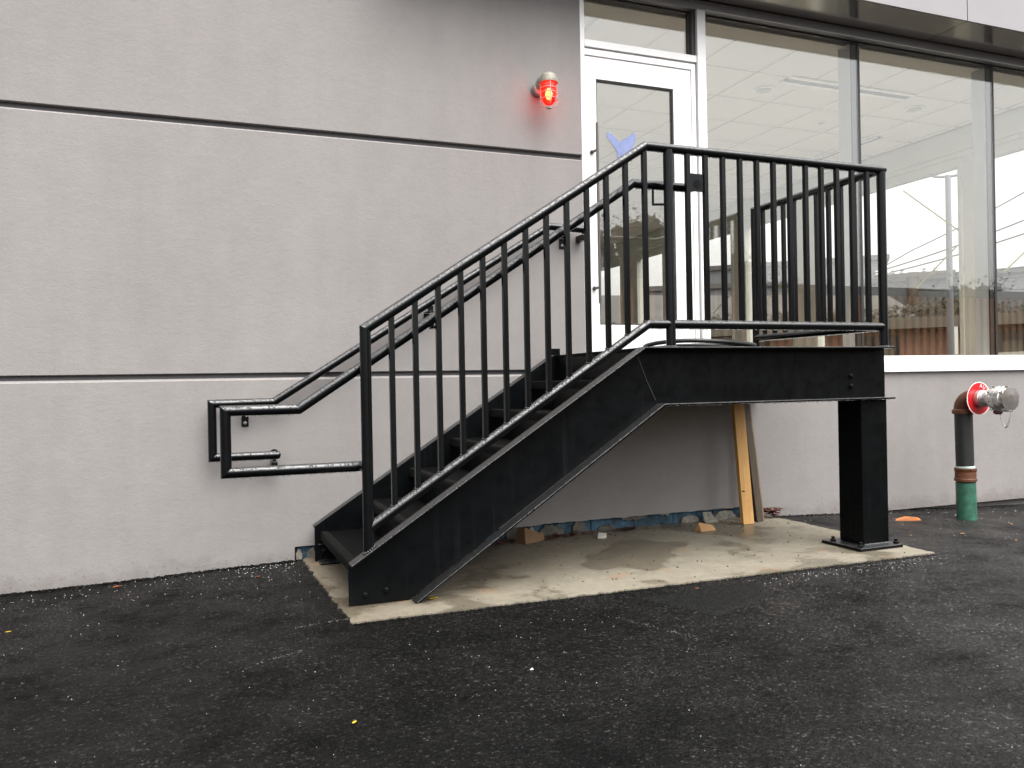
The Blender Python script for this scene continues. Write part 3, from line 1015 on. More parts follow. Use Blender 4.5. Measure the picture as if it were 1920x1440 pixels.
# landing
dk = MB()
dk.box(2.262, XE - 0.002, -1.2015, -0.030, DECK - 0.018, DECK - 0.0015)
deck = dk.build('landing_deck', M['tread'], stair)
en = MB()
en.box(XE - 0.10, XE - 0.090, -1.2015, -0.129, ZB - 0.01, DECK - 0.019)
en.box(2.345, 2.355, -1.2015, -0.129, ZB - 0.01, DECK - 0.019)
en.box(2.27, 2.279, -1.2015, -0.129, DECK - 0.16, DECK - 0.019)
for xx in (2.85, 3.35):
    en.box(xx, xx + 0.008, -1.2015, -0.129, DECK - 0.10, DECK - 0.019)
en.build('cross_beam', M['web'], stair, 0.001)
# toe plate at the top of the far stringer
MB().box(2.20, 2.300, -0.129, -0.1195, DECK + 0.0, DECK + 0.045).build('toe_plate', M['paint'], stair, 0.002)

# column with base plate and anchor bolts
cl = MB().box(3.757, 3.957, -1.250, -1.055, 0.021, ZB - 0.012).build('column', M['web'], stair, 0.006)
bp = MB().box(3.667, 4.000, -1.315, -0.995, 0.001, 0.020).build('base_plate', M['paint'], cl, 0.003)
for bx, by in ((3.700, -1.06), (3.975, -1.285), (3.700, -1.285), (3.975, -1.03)):
    MB().lathe([(0.017, 0), (0.017, 0.014), (0.010, 0.015), (0.010, 0.030)], (bx, by, 0.020), (0, 0, 1), 6, smooth=False).build('anchor_bolt', M['paint'], bp)
wd = MB()
for i in range(24):
    xx = 3.765 + i * 0.0080
    wd.blob((xx, -1.252, 0.022 + 0.004 * noise.noise((i * 0.7, 0, 0))), 0.0075)
wd.build('weld_bead', M['weld'], cl)

# ---- guard rail
R = 0.0242
RP = 0.0262
TRZ, BRZ = 2.283, 1.333
XP0, XP1, XP2 = 0.780, 2.440, 3.945
gpath = [(XP0, RY, ztop(XP0) - 0.002), (XP0, RY, 1.296), (2.300, RY, TRZ), (XP2, RY, TRZ), (XP2, -0.045, TRZ), (XP2, -0.045, DECK)]
p0 = MB().tube(gpath, RP, 22, True, 0, [0]).build('post', M['paint'], stair)
top_rail = MB().tube(gpath, [RP, RP, R, R, R, R], 22, True, 0, [1, 2]).build('top_rail', M['paint'], stair)
side_top = MB().tube(gpath, R, 22, True, 0, [3]).build('top_rail', M['paint'], stair)
p3 = MB().tube(gpath, R, 22, True, 0, [4]).build('post', M['paint'], stair)
p1 = MB().tube([(XP1, RY, DECK - 0.002), (XP1, RY, TRZ - 0.01)], RP, 22).build('post', M['paint'], stair)
p2 = MB().tube([(XP2, RY, DECK - 0.002), (XP2, RY, TRZ - 0.01)], RP, 22).build('post', M['paint'], stair)
side_bot = MB().tube([(XP2, RY, BRZ), (XP2, -0.045, BRZ)], R, 20).build('bottom_rail', M['paint'], stair)
bot1 = MB().tube([(XP0, RY, 0.363), (2.300, RY, BRZ), (XP1, RY, BRZ)], R, 20).build('bottom_rail', M['paint'], stair)
bot2 = MB().tube([(XP1, RY, BRZ), (XP2, RY, BRZ)], R, 20).build('bottom_rail', M['paint'], stair)
tsl = (TRZ - 1.296) / (2.300 - XP0)
bsl = (BRZ - 0.363) / (2.300 - XP0)
B = 0.0127


def baluster(x, y, z0, z1, name='baluster'):
    o = MB().box(-B, B, -B, B, 0, z1 - z0).build(name, M['paint'], stair, 0.002, (x, y, z0))
    w = MB()
    for a in range(10):
        an = a / 10 * 2 * PI
        w.blob((math.cos(an) * 0.014, math.sin(an) * 0.014, 0.003), 0.0045)
    link('weld_bead', weld_me, o, (x, y, z0 - 0.001 + R))
    return o


wb = MB()
for a in range(12):
    an = a / 12 * 2 * PI
    wb.blob((math.cos(an) * 0.0155, math.sin(an) * 0.0155, -0.001 - 0.004 * math.sin(an) ** 2), 0.0048)
weld_me = wb.mesh('weld_bead', M['weld'])
for i in range(13):
    x = 0.905 + i * 0.1155
    if x > 2.292:
        x = 2.292
    baluster(x, RY, 0.363 + (x - XP0) * bsl, 1.296 + (x - XP0) * tsl)
for i in range(12):
    baluster(2.562 + i * 0.1152, RY, BRZ, TRZ)
for i in range(10):
    baluster(XP2, RY + 0.112 + i * 0.110, BRZ, TRZ)
# weld collars at the post feet
for (x, y, z) in ((XP0, RY, ztop(XP0)), (XP1, RY, DECK), (XP2, RY, DECK)):
    w = MB()
    for a in range(16):
        an = a / 16 * 2 * PI
        w.blob((x + math.cos(an) * 0.027, y + math.sin(an) * 0.027, z + 0.003 + math.cos(an) * 0.027 * (SL if x < 1 else 0)), 0.006)
    w.build('weld_bead', M['weld'], stair)

# ---- handrails (pipe, mitred loops at the foot)
HR = 0.0240
HYN = RY + 0.085
hz0, hz1 = 0.929, 2.101
n_pts = [(0.765, HYN, 0.650), (0.161, HYN, 0.650), (0.161, HYN, hz0), (0.483, HYN, hz0), (2.272, HYN, hz1), (2.640, HYN, hz1)]
near_h = MB().tube(n_pts, HR, 18).build('handrail', M['paint'], stair, 0)
f_pts = [(0.495, -0.085, 0.637), (0.135, -0.085, 0.637), (0.135, -0.085, 0.944), (0.474, -0.085, 0.946), (2.259, -0.085, 2.066), (2.535, -0.085, 2.058)]
far_h = MB().tube(f_pts, HR, 18).build('handrail', M['paint'], stair, 0)
MB().lathe([(HR, 0), (HR * 0.85, 0.008), (HR * 0.4, 0.013), (0.002, 0.015)], (0.495, -0.085, 0.637), (1, 0, 0), 18).build('end_cap', M['paint'], far_h)
MB().lathe([(HR, 0), (HR * 0.85, 0.008), (HR * 0.4, 0.013), (0.002, 0.015)], (2.535, -0.085, 2.058), (1, 0, 0), 18).build('end_cap', M['paint'], far_h)
# stub tying the near loop to the first post
MB().tube([(0.768, HYN, 0.650), (XP0, RY + 0.02, 0.650)], HR, 16).build('return_pipe', M['paint'], near_h)
# plate between two balusters where the near handrail ends
pl = MB().box(2.575, 2.668, RY - 0.004, RY + 0.006, 2.062, 2.160).build('end_plate', M['paint'], near_h, 0.002)
MB().lathe([(0.025, 0), (0.024, 0.002)], (2.624, RY - 0.0045, 2.103), (0, -1, 0), 24).build('dark_hole', M['web'], pl)  # flat black disc painted as the dark inside of the recessed pipe hole
MB().tube([(2.640, HYN, hz1), (2.640, RY + 0.004, hz1)], HR, 14).build('return_pipe', M['paint'], near_h)


def wall_bracket(x, z, parent, zr):
    """plate on the wall with an arm cranked up under the pipe"""
    b = MB()
    b.box(x - 0.020, x + 0.020, -0.008, -0.001, z - 0.040, z + 0.028)
    o = b.build('bracket', M['paint'], parent, 0.002)
    MB().box(x - 0.020, x + 0.020, -0.095, -0.0085, z + 0.029, z + 0.037).build('bracket_arm', M['paint'], parent, 0.001)
    MB().box(x - 0.018, x + 0.018, -0.095, -0.087, z + 0.0372, zr - HR + 0.004).build('bracket_arm', M['paint'], parent, 0.001)
    MB().lathe([(0.010, 0), (0.009, 0.004), (0.004, 0.006)], (x, -0.008, z - 0.018), (0, -1, 0), 12).build('bolt', M['lamp_box'], parent)


wall_bracket(0.318, 0.845, far_h, 0.944)
wall_bracket(1.43, 1.455, far_h, 1.545)
wall_bracket(2.385, 1.975, far_h, 2.062)
eb = MB()
eb.box(0.455, 0.489, -0.100, -0.0005, 0.568, 0.600)
eb.box(0.463, 0.481, -0.094, -0.078, 0.600, 0.616)
eb.build('bracket', M['paint'], far_h, 0.004)
MB().lathe([(0.026, 0), (0.026, 0.008)], (0.480, -0.001, 0.640), (0, -1, 0), 18).build('wall_flange', M['web'], far_h)
eb = MB()
eb.box(2.490, 2.530, -0.095, -0.0005, 1.985, 2.025)
eb.box(2.500, 2.520, -0.092, -0.078, 2.025, 2.040)
eb.build('bracket', M['paint'], far_h, 0.004)
# J bracket of the near handrail on the second post
MB().tube([(2.395, HYN, hz1 - HR + 0.003), (2.395, HYN, 1.995), (2.440, RY + 0.02, 1.985)], 0.0065, 10).build('bracket', M['paint'], near_h)
MB().box(1.115, 1.145, RY + 0.014, HYN + 0.008, 1.302, 1.316).build('bracket', M['paint'], near_h, 0.002)
MB().box(1.122, 1.138, HYN - 0.008, HYN + 0.007, 1.3165, 1.345).build('bracket', M['paint'], near_h, 0.001)

# ---- raindrops hanging under the pipes
dr = MB()


def hang(p, q, r, step=0.013, keep=0.85, flange=False):
    p, q = Vector(p), Vector(q)
    l = (q - p).length
    d = (q - p).normalized()
    dn = Vector((0, 0, -1)); dn = (dn - d * dn.dot(d)).normalized()
    t = 0.02
    while t < l - 0.02:
        if rnd.random() < keep:
            c = p + d * t + dn * (r + 0.0008)
            rr = rnd.uniform(0.0026, 0.0052)
            if not flange:
                c.y += rnd.uniform(-0.003, 0.003)
            dr.blob(c, rr)
        t += step * rnd.uniform(0.6, 1.4)


hang((XP0, RY, 1.296), (2.30, RY, TRZ), R, 0.02, 0.25)
hang((2.30, RY, TRZ), (XP2, RY, TRZ), R, 0.011)
hang((2.30, RY, BRZ), (XP1, RY, BRZ), R, 0.011)
hang((XP1, RY, BRZ), (XP2, RY, BRZ), R, 0.011)
hang((XP2, RY, TRZ), (XP2, -0.05, TRZ), R, 0.012)
hang((XP2, RY, BRZ), (XP2, -0.05, BRZ), R, 0.012)
hang(n_pts[1], n_pts[0], HR, 0.010)
hang(n_pts[2], n_pts[3], HR, 0.010)
hang(n_pts[4], n_pts[5], HR, 0.010)
hang(f_pts[1], f_pts[0], HR, 0.010)
hang(f_pts[2], f_pts[3], HR, 0.010)
hang((XKB, -1.291, ZB - 0.010), (XE, -1.291, ZB - 0.010), 0.001, 0.014, 0.8, True)
tag(dr.build('raindrops', M['water'], stair), kind='stuff')

# ------------------------------------------------------------------ coiled hose on the landing
hs_ = MB()
for k in range(2):
    pts = []
    for i in range(41):
        a = 2 * PI * i / 40
        pts.append((3.05 + (0.36 - 0.03 * k) * math.cos(a), -0.62 + (0.30 - 0.03 * k) * math.sin(a), DECK + 0.016 + 0.03 * (1 - k) + 0.012 * math.sin(2 * a)))
    hs_.tube(pts, 0.013, 10, False)
tag(hs_.build('cable_coil', M['hose']), 'loose loops of black cable lying on the landing deck', 'cable')

# ------------------------------------------------------------------ caged red lamp on the wall
LX, LY, LZ = 2.243, -0.150, 3.005
lamp = thing('warning_lamp', 'lit red glass lamp in a wire cage on the stucco wall left of the door', 'wall lamp', (2.20, 0.0, 2.99))
b = MB()
b.lathe([(0.044, 0), (0.047, 0.006), (0.047, 0.040), (0.040, 0.052), (0.02, 0.056)], (2.225, 0.0, 2.990), (0, -1, 0), 24)
b.build('back_box', M['lamp_box'], lamp, 0.001)
arm = MB().tube([(2.222, -0.045, 3.005), (2.226, -0.075, 3.022), (2.236, -0.11, 3.030), (LX, LY, 3.028)], [0.032, 0.036, 0.036, 0.032], 18)
arm.build('arm', M['lamp_grey'], lamp)
cap = MB().lathe([(0.062, 0), (0.063, 0.010), (0.058, 0.030), (0.053, 0.033), (0.053, 0.040), (0.045, 0.055), (0.028, 0.066), (0.008, 0.070)], (LX, LY, 2.992), (0, 0, 1), 28)
cap.build('cap', M['lamp_grey'], lamp)
gl = MB().lathe([(0.046, 0), (0.047, 0.05), (0.046, 0.10), (0.040, 0.125), (0.028, 0.142), (0.010, 0.150)], (LX, LY, 2.998), (0, 0, -1), 28)
globe = gl.build('globe', M['red_glass'], lamp)
MB().lathe([(0.008, 0), (0.016, 0.010), (0.024, 0.032), (0.024, 0.045), (0.016, 0.068), (0.004, 0.076)], (LX, LY, 2.958), (0, 0, -1), 18).build('bulb', M['bulb'], globe)
cg = MB()
for k in range(4):
    a = PI / 4 + k * PI / 2 + 0.55
    ca_, sa_ = math.cos(a), math.sin(a)
    cg.tube([(LX + 0.057 * ca_, LY + 0.057 * sa_, 2.996), (LX + 0.057 * ca_, LY + 0.057 * sa_, 2.855), (LX + 0.050 * ca_, LY + 0.050 * sa_, 2.846), (LX + 0.012 * ca_, LY + 0.012 * sa_, 2.832)], 0.0028, 8)
for z in (2.955, 2.925, 2.885):
    pts = [(LX + 0.056 * math.cos(2 * PI * i / 28), LY + 0.056 * math.sin(2 * PI * i / 28), z) for i in range(29)]
    cg.tube(pts, 0.0024, 6, False)
cg.lathe([(0.018, 0), (0.018, 0.008)], (LX, LY, 2.826), (0, 0, 1), 16)
cg.build('cage', simple('cage_metal', (0.36, 0.30, 0.27), 0.4, 0.2), lamp)
pd = bpy.data.lights.new('lamp_glow', 'POINT')
pd.energy = 0.045; pd.color = (1.0, 0.06, 0.05); pd.shadow_soft_size = 0.045
po = bpy.data.objects.new('lamp_glow', pd); col.objects.link(po)
po.location = (LX, LY, 2.925)
po.parent = lamp; po.matrix_parent_inverse = lamp.matrix_basis.inverted()

# ------------------------------------------------------------------ fire department connection
PXc, PYc = 5.508, -0.500
fd = thing('standpipe', 'fire department inlet: green and black pipe with rusty fittings, red disc and chained steel cap', 'standpipe', (PXc, PYc, -0.08))
gp_ = MB()
gp_.lathe([(0.0714, 0), (0.0707, 0.20), (0.0699, 0.385)], (PXc + 0.008, PYc, -0.17), (-0.02, 0, 1), 32)
gp_.build('lower_pipe', M['pipe_green'], fd)
cp = MB()
cp.lathe([(0.0714, 0), (0.0783, 0.002), (0.0798, 0.020), (0.0745, 0.026), (0.0730, 0.075), (0.0768, 0.080), (0.0775, 0.098), (0.0714, 0.102)], (PXc, PYc, 0.222), (0, 0, 1), 32)
cp.build('coupling', M['rust'], fd)
MB().lathe([(0.0669, 0), (0.0676, 0.006), (0.0654, 0.016), (0.0608, 0.018)], (PXc, PYc, 0.3245), (0, 0, 1), 32).build('sealant_ring', M['sealant'], fd)
MB().lathe([(0.0631, 0), (0.0631, 0.40)], (PXc - 0.003, PYc, 0.335), (-0.02, 0, 1), 32).build('upper_pipe', M['pipe_black'], fd)
# elbow turning towards +x and out from the wall
AX = Vector((0.0, -1.0, 0.0))
el = MB()
ex, ez = PXc - 0.010, 0.745
el.lathe([(0.0730, 0), (0.0783, 0.004), (0.0790, 0.030), (0.0714, 0.036)], (ex, PYc, 0.735), (0, 0, 1), 32)
pts = []
for i in range(9):
    a = i / 8 * PI / 2
    rr = 0.085
    pts.append((ex + AX.x * rr * (1 - math.cos(a)), PYc + AX.y * rr * (1 - math.cos(a)), 0.768 + rr * math.sin(a)))
el.tube(pts, 0.067, 28)
Cz = 0.853
c0 = Vector((ex, PYc, Cz)) + AX * 0.085
el.lathe([(0.0669, 0), (0.0722, 0.004), (0.0722, 0.026), (0.0608, 0.030)], c0, AX, 32)
el.build('elbow', M['rust'], fd)
# red disc with white rim and lettering
dc = c0 + AX * 0.044
disc = MB().lathe([(0.124, 0), (0.124, 0.004), (0.118, 0.006)], dc, AX, 48).build('disc', M['red'], fd)
rim = MB()
pr = [(0.1265, 0.0062), (0.1325, 0.0062), (0.1330, -0.001), (0.1322, -0.001), (0.1322, 0.0045), (0.1265, 0.0060)]
rim.lathe([(0.1183, 0.0062), (0.1250, 0.0062)], dc, AX, 48)
rim.f = [f for f in rim.f if len(f) == 4]; rim.sm = [False] * len(rim.f); rim.mi = [0] * len(rim.f)
rim.build('disc_rim', M['print_white'], disc)
side = AX.cross(Vector((0, 0, 1))).normalized() * -1   # pointing left seen from the front of the disc
upd = side.cross(AX).normalized()
if upd.z < 0:
    upd = -upd
rgt = upd.cross(AX).normalized()
for i, ch in enumerate('AUTO'):
    cu = bpy.data.curves.new('lettering', 'FONT')
    cu.body = ch; cu.size = 0.040; cu.align_x = 'CENTER'; cu.extrude = 0.0003
    tmp = bpy.data.objects.new('lettering', cu)
    col.objects.link(tmp)
    dg = bpy.context.evaluated_depsgraph_get()
    me = bpy.data.meshes.new_from_object(tmp.evaluated_get(dg))
    bpy.data.objects.remove(tmp)
    me.materials.clear(); me.materials.append(M['print_white'])
    a = math.radians(78 - i * 20)
    radial = rgt * math.cos(a) + upd * math.sin(a)
    tang = rgt * math.sin(a) - upd * math.cos(a)
    pos = dc + radial * 0.084 + AX * 0.0072
    mt = Matrix(((tang.x, radial.x, AX.x, pos.x), (tang.y, radial.y, AX.y, pos.y), (tang.z, radial.z, AX.z, pos.z), (0, 0, 0, 1)))
    me.transform(mt)
    link('lettering', me, disc)
# steel inlet body and cap
bo = MB().lathe([(0.060, 0), (0.064, 0.004), (0.064, 0.035), (0.058, 0.040), (0.062, 0.046), (0.063, 0.052), (0.058, 0.058), (0.056, 0.120), (0.058, 0.126)], dc + AX * 0.006, AX, 32)
body = bo.build('inlet_body', M['cast'], fd)
kc = dc + AX * 0.128
cap_ = MB().lathe([(0.060, 0), (0.084, 0.006), (0.088, 0.030), (0.092, 0.032), (0.094, 0.060), (0.090, 0.062), (0.090, 0.066), (0.094, 0.068), (0.094, 0.098), (0.088, 0.102), (0.086, 0.130), (0.030, 0.134)], kc, AX, 36)
cap_o = cap_.build('cap', M['steel'], fd)
for k in range(8):
    a = 2 * PI * k / 8 + 0.2
    rad = rgt * math.cos(a) + upd * math.sin(a)
    tg = rgt * math.sin(a) - upd * math.cos(a)
    for t0, t1 in ((0.006, 0.028), (0.104, 0.126)):
        lg = MB(); bb = 0
        for tt in (t0, t1):
            for rr, ww in ((0.082, -0.006), (0.082, 0.006), (0.097, 0.005), (0.097, -0.005)):
                lg.v.append(tuple(kc + AX * tt + rad * rr + tg * ww))
        for q in ((0, 1, 2, 3), (4, 7, 6, 5), (0, 4, 5, 1), (1, 5, 6, 2), (2, 6, 7, 3), (3, 7, 4, 0)):
            lg.face([bb + i for i in q])
        lg.build('cap_lug', M['steel'], cap_o)
pg = kc + AX * 0.030 - upd * 0.085
MB().lathe([(0.012, 0), (0.030, 0.010), (0.032, 0.030), (0.020, 0.040)], pg + upd * 0.012, -upd, 16).build('drain_plug', M['dark_red'], cap_o)
# chain
ch_a = kc + AX * 0.045 - upd * 0.100
ch_b = kc + AX * 0.135 - upd * 0.080
prev = None
NLK = 20
link_m = MB()
pts = [(0.0085 * math.cos(t) * (1.0), 0, 0.0050 * math.sin(t)) for t in [2 * PI * i / 12 for i in range(13)]]
link_m.tube(pts, 0.0016, 6, False)
link_me = link_m.mesh('chain_link', M['cast'])
for i in range(NLK):
    t = (i + 0.5) / NLK
    p = ch_a.lerp(ch_b, t) + Vector((0, 0, -0.115 * (1 - (2 * t - 1) ** 2)))
    t2 = t + 0.01
    pn = ch_a.lerp(ch_b, t2) + Vector((0, 0, -0.115 * (1 - (2 * t2 - 1) ** 2)))
    dv = (pn - p).normalized()
    q = dv.to_track_quat('X', 'Z')
    o = bpy.data.objects.new('chain_link', link_me)
    col.objects.link(o)
    from mathutils import Quaternion
    o.rotation_mode = 'QUATERNION'
    o.rotation_quaternion = q @ Quaternion((1, 0, 0), (i % 2) * PI / 2)
    o.location = p
    o.parent = cap_o; o.matrix_parent_inverse = cap_o.matrix_basis.inverted()

# ------------------------------------------------------------------ planks leaning under the landing
def plank(bx, by, w, th, top, ang, name, label, mats, edge=None):
    t = thing(name, label, 'plank', (bx, by, 0.002))
    u = Vector((math.cos(ang), math.sin(ang), 0)); n = Vector((math.sin(ang), -math.cos(ang), 0))
    lean = Vector(top) - Vector((bx, by, 0.002))
    m = MB()
    for base_ in (Vector((bx, by, 0.002)), Vector((bx, by, 0.002)) + lean):
        for a, c in ((0, 0), (w, 0), (w, -th), (0, -th)):
            m.v.append(tuple(base_ + u * a + n * c))
    for q in ((0, 1, 2, 3), (4, 7, 6, 5), (0, 4, 5, 1), (1, 5, 6, 2), (2, 6, 7, 3), (3, 7, 4, 0)):
        m.face(q)
    m.build('board', mats, t, 0.002)
    return t, u, n, lean


t1, u, n, lean = plank(3.645, -0.255, 0.092, 0.036, (3.650, -0.150, 0.93), 0.02, 'plank', 'pale yellow plank with a knot, leaning upright under the landing', M['plank'])
kn = MB().prism([(3.648, 0.235), (3.665, 0.228), (3.685, 0.233), (3.665, 0.240)], -0.2300, -0.2280, 'y')
kn.build('knot', M['plank_grey'], t1)
t2, u, n, lean = plank(3.805, -0.200, 0.055, 0.040, (3.765, -0.100, 0.93), 0.02, 'plank', 'weathered brown plank leaning upright, right of the pale one', M['plank_grey'])
eg = MB()
for off, w in ((0.056, 0.006), (0.064, 0.007)):
    bb = len(eg.v)
    for base_ in (Vector((3.805, -0.200, 0.002)), Vector((3.765, -0.100, 0.93))):
        for a, c in ((off, -0.001 - (off - 0.056) * 0.6), (off + w, -0.001 - (off - 0.056) * 0.6), (off + w, -0.040), (off, -0.040)):
            eg.v.append(tuple(base_ + u * a + n * c))
    for q in ((0, 1, 2, 3), (4, 7, 6, 5), (0, 4, 5, 1), (1, 5, 6, 2), (2, 6, 7, 3), (3, 7, 4, 0)):
        eg.face([bb + i for i in q])
eg.build('ply_layer', M['plank_edge'], t2, 0.0008)

# ------------------------------------------------------------------ offcuts and rubbish on the slab
def wedge(name, label, cat, mat, pts, c, rot, bev=0.002):
    m = MB(); m.v = [tuple(p) for p in pts]
    m2 = bmesh.new()
    for p in pts:
        m2.verts.new(p)
    bmesh.ops.convex_hull(m2, input=m2.verts)
    bmesh.ops.recalc_face_normals(m2, faces=m2.faces)
    me = bpy.data.meshes.new(name); m2.to_mesh(me); m2.free()
    me.materials.append(mat)
    o = link(name, me, None, c, bev, (0, 0, rot))
    return tag(o, label, cat)


wedge('wood_offcut', 'brown angular wooden wedge offcut on the slab against the wall base, half behind the stringer', 'wood offcut', M['cardboard'],
      [(-0.09, 0.05, 0), (-0.055, -0.055, 0), (0.12, 0.0, 0), (0.11, 0.05, 0.02), (-0.05, -0.035, 0.105), (-0.07, 0.02, 0.10), (0.02, 0.0, 0.062), (0.105, -0.005, 0.045)], (2.045, -0.150, 0.001), 0.1)
wedge('wood_offcut', 'small orange-brown wooden wedge lying alone in the middle of the slab', 'wood offcut', M['block'],
      [(-0.055, -0.035, 0), (0.07, -0.035, 0), (0.07, 0.03, 0), (-0.075, 0.02, 0), (-0.06, -0.01, 0.062), (0.065, -0.005, 0.032), (0.065, 0.02, 0.030)], (3.28, -0.31, 0.001), 0.05)
wedge('board_offcut', 'little pale rectangular offcut tilted on the slab', 'offcut', M['board_white'],
      [(-0.03, -0.018, 0.0), (0.022, -0.022, 0.0), (0.03, 0.015, 0.0), (-0.022, 0.02, 0.016), (-0.03, -0.018, 0.014), (0.022, -0.022, 0.018), (0.03, 0.015, 0.030), (-0.022, 0.02, 0.034)], (2.53, -0.235, 0.001), -0.45)
wedge('torn_card', 'torn piece of pale cardboard propped against the wall base beside the planks', 'cardboard', M['plaster'],
      [(-0.06, -0.03, 0.0), (0.06, -0.03, 0.0), (0.05, 0.03, 0.0), (-0.04, 0.03, 0.075), (0.035, 0.03, 0.07), (-0.06, 0.0, 0.02)], (3.50, -0.055, 0.001), 0.1)
# leaf litter along the wall base
lt = MB()


def leaf_into(mb, c, s, rot, curl=0.3, tilt=0.0):
    pts = [(-1, 0), (-0.5, 0.36), (0.1, 0.42), (0.65, 0.22), (1, 0), (0.65, -0.22), (0.1, -0.42), (-0.5, -0.36)]
    b = len(mb.v)
    cr, sr = math.cos(rot), math.sin(rot)
    mb.v.append((c[0], c[1], c[2] + 0.02 * s))
    for p, q in pts:
        z = curl * (abs(q) * 0.9 + p * p * 0.25) * s + tilt * p * s
        mb.v.append((c[0] + (p * cr - q * sr) * s, c[1] + (p * sr + q * cr) * s, c[2] + max(z, 0.0)))
    for i in range(8):
        mb.face((b, b + 1 + i, b + 1 + (i + 1) % 8), True)


for i in range(170):
    t = rnd.random()
    xx = rnd.choice((rnd.gauss(2.10, 0.14), rnd.gauss(2.34, 0.10), rnd.gauss(2.82, 0.05), rnd.gauss(1.9, 0.2)))
    yy = -0.045 - abs(rnd.gauss(0, 0.035)) - (0.05 if xx < 2.25 else 0)
    leaf_into(lt, (xx, yy, 0.003 + rnd.random() * 0.016), rnd.uniform(0.010, 0.027), rnd.uniform(0, 2 * PI), rnd.uniform(0.2, 0.9), rnd.uniform(-0.3, 0.3))
tag(lt.build('leaf_litter', M['leaf_red']), kind='stuff')
rl = MB()
for i in range(34):
    leaf_into(rl, (4.00 + rnd.gauss(0, 0.06), -0.085 + rnd.gauss(0, 0.02), 0.004 + rnd.random() * 0.065), rnd.uniform(0.026, 0.052), rnd.uniform(0, 2 * PI), rnd.uniform(0.3, 1.1), rnd.uniform(-0.4, 0.4))
tag(rl.build('leaf_pile', M['leaf_red']), 'heap of dark red dead leaves at the wall base right of the planks', 'leaves')
# dirt crumbs on the slab
cr_ = MB()
for i in range(420):
    xx = rnd.uniform(0.9, 4.0); yy = rnd.uniform(-1.45, -0.02)
    if rnd.random() < 0.5:
        yy = -0.05 - abs(rnd.gauss(0, 0.12))
    s = rnd.uniform(0.0015, 0.006)
    cr_.blob((xx, yy, 0.001 + s * 0.3), s, squash=0.6)
tag(cr_.build('slab_crumbs', simple('crumb_dark', (0.05, 0.04, 0.03), 0.9)), kind='stuff')

# pale grit scattered on the asphalt
ch = MB()
wc = MB()


def grit(n, fx, fy, smin, smax, mb=ch):
    k = 0
    while k < n:
        x, y = fx(), fy()
        if 0.62 < x < 4.08 and y > -1.52:
            k += 1
            continue
        if y > -0.01 or (y > -0.08 and x > 4.6 and False):
            k += 1
            continue
        s = rnd.uniform(smin, smax)
        z = ground_z(x, y)
        b = len(mb.v)
        a = rnd.uniform(0, PI); e = rnd.uniform(0.4, 1)
        for i in range(5):
            an = a + i * 2 * PI / 5
            mb.v.append((x + math.cos(an) * s, y + math.sin(an) * s * e, z + 0.0005))
        mb.v.append((x, y, z + s * 0.9))
        for i in range(5):
            mb.face((b + i, b + (i + 1) % 5, b + 5))
        k += 1


grit(620, lambda: rnd.uniform(-1.3, 4.5), lambda: rnd.uniform(-3.6, -0.02), 0.0010, 0.0026)
grit(170, lambda: rnd.uniform(-1.0, 0.62), lambda: -abs(rnd.gauss(0, 0.35)), 0.0012, 0.0034)
grit(160, lambda: rnd.gauss(3.4, 0.35), lambda: -1.56 - abs(rnd.gauss(0, 0.08)), 0.0012, 0.0036)
grit(160, lambda: rnd.gauss(5.2, 0.8), lambda: -0.08 - abs(rnd.gauss(0, 0.4)), 0.0014, 0.0045)
grit(60, lambda: rnd.gauss(0.45, 0.12), lambda: -0.05 - abs(rnd.gauss(0, 0.10)), 0.0015, 0.0045)
tag(ch.build('pale_grit', M['chip']), kind='stuff')
# dark crumbs of asphalt heaped along the wall foot
ac = MB()
for i in range(1500):
    side_ = rnd.random()
    if side_ < 0.55:
        x = rnd.uniform(-1.1, 0.60); y = -abs(rnd.gauss(0, 0.018))
    else:
        x = rnd.uniform(4.1, 7.2); y = -abs(rnd.gauss(0, 0.03))
    s = rnd.uniform(0.003, 0.010)
    ac.blob((x, y, ground_z(x, y) + s * 0.2), s, squash=0.7)
for i in range(900):
    x = rnd.uniform(0.66, 4.04); y = -1.485 - (x - 0.66) * 0.012 - abs(rnd.gauss(0, 0.010)) + 0.006
    s = rnd.uniform(0.002, 0.006)
    ac.blob((x, y, 0.0 + ground_z(x, y) + s * 0.3), s, squash=0.7)
tag(ac.build('asphalt_crumbs', M['asphalt']), kind='stuff')


def leaf(name, label, mat, x, y, s, rot, curl=0.3, z=None):
    m = MB()
    leaf_into(m, (0, 0, 0), s, rot, curl)
    o = m.build(name, mat, None, 0, (x, y, (ground_z(x, y) if z is None else z) + 0.003))
    sm = o.modifiers.new('thickness', 'SOLIDIFY'); sm.thickness = 0.0008
    return tag(o, label, 'leaf')


leaf('fallen_leaf', 'small yellow leaf on the asphalt near the left edge of the photo', M['leaf_yellow'], -0.755, -0.82, 0.014, 0.3)
leaf('fallen_leaf', 'bright yellow leaf lying alone on the asphalt in the foreground', M['leaf_yellow'], 0.469, -2.50, 0.013, 0.9, 0.2)
leaf('fallen_leaf', 'bright yellow leaf on the slab just beside the foot of the near stringer', M['leaf_yellow'], 1.085, -1.245, 0.028, 0.2, 0.35, 0.001)
leaf('fallen_leaf', 'orange curled leaf at the foot of the wall left of the stair', M['leaf_orange'], -0.365, -0.135, 0.026, 0.5, 0.6)
leaf('fallen_leaf', 'orange leaf on the asphalt just left of the slab near the wall', M['leaf_orange'], 0.35, -0.32, 0.012, 0.1, 0.6)
leaf('fallen_leaf', 'tan leaf on the asphalt in front of the standpipe', M['leaf_tan'], 4.83, -1.03, 0.030, 0.4, 0.5)
leaf('fallen_leaf', 'small tan leaf left of the tan leaf in front of the standpipe', M['leaf_tan'], 4.42, -0.98, 0.018, 1.0, 0.4)
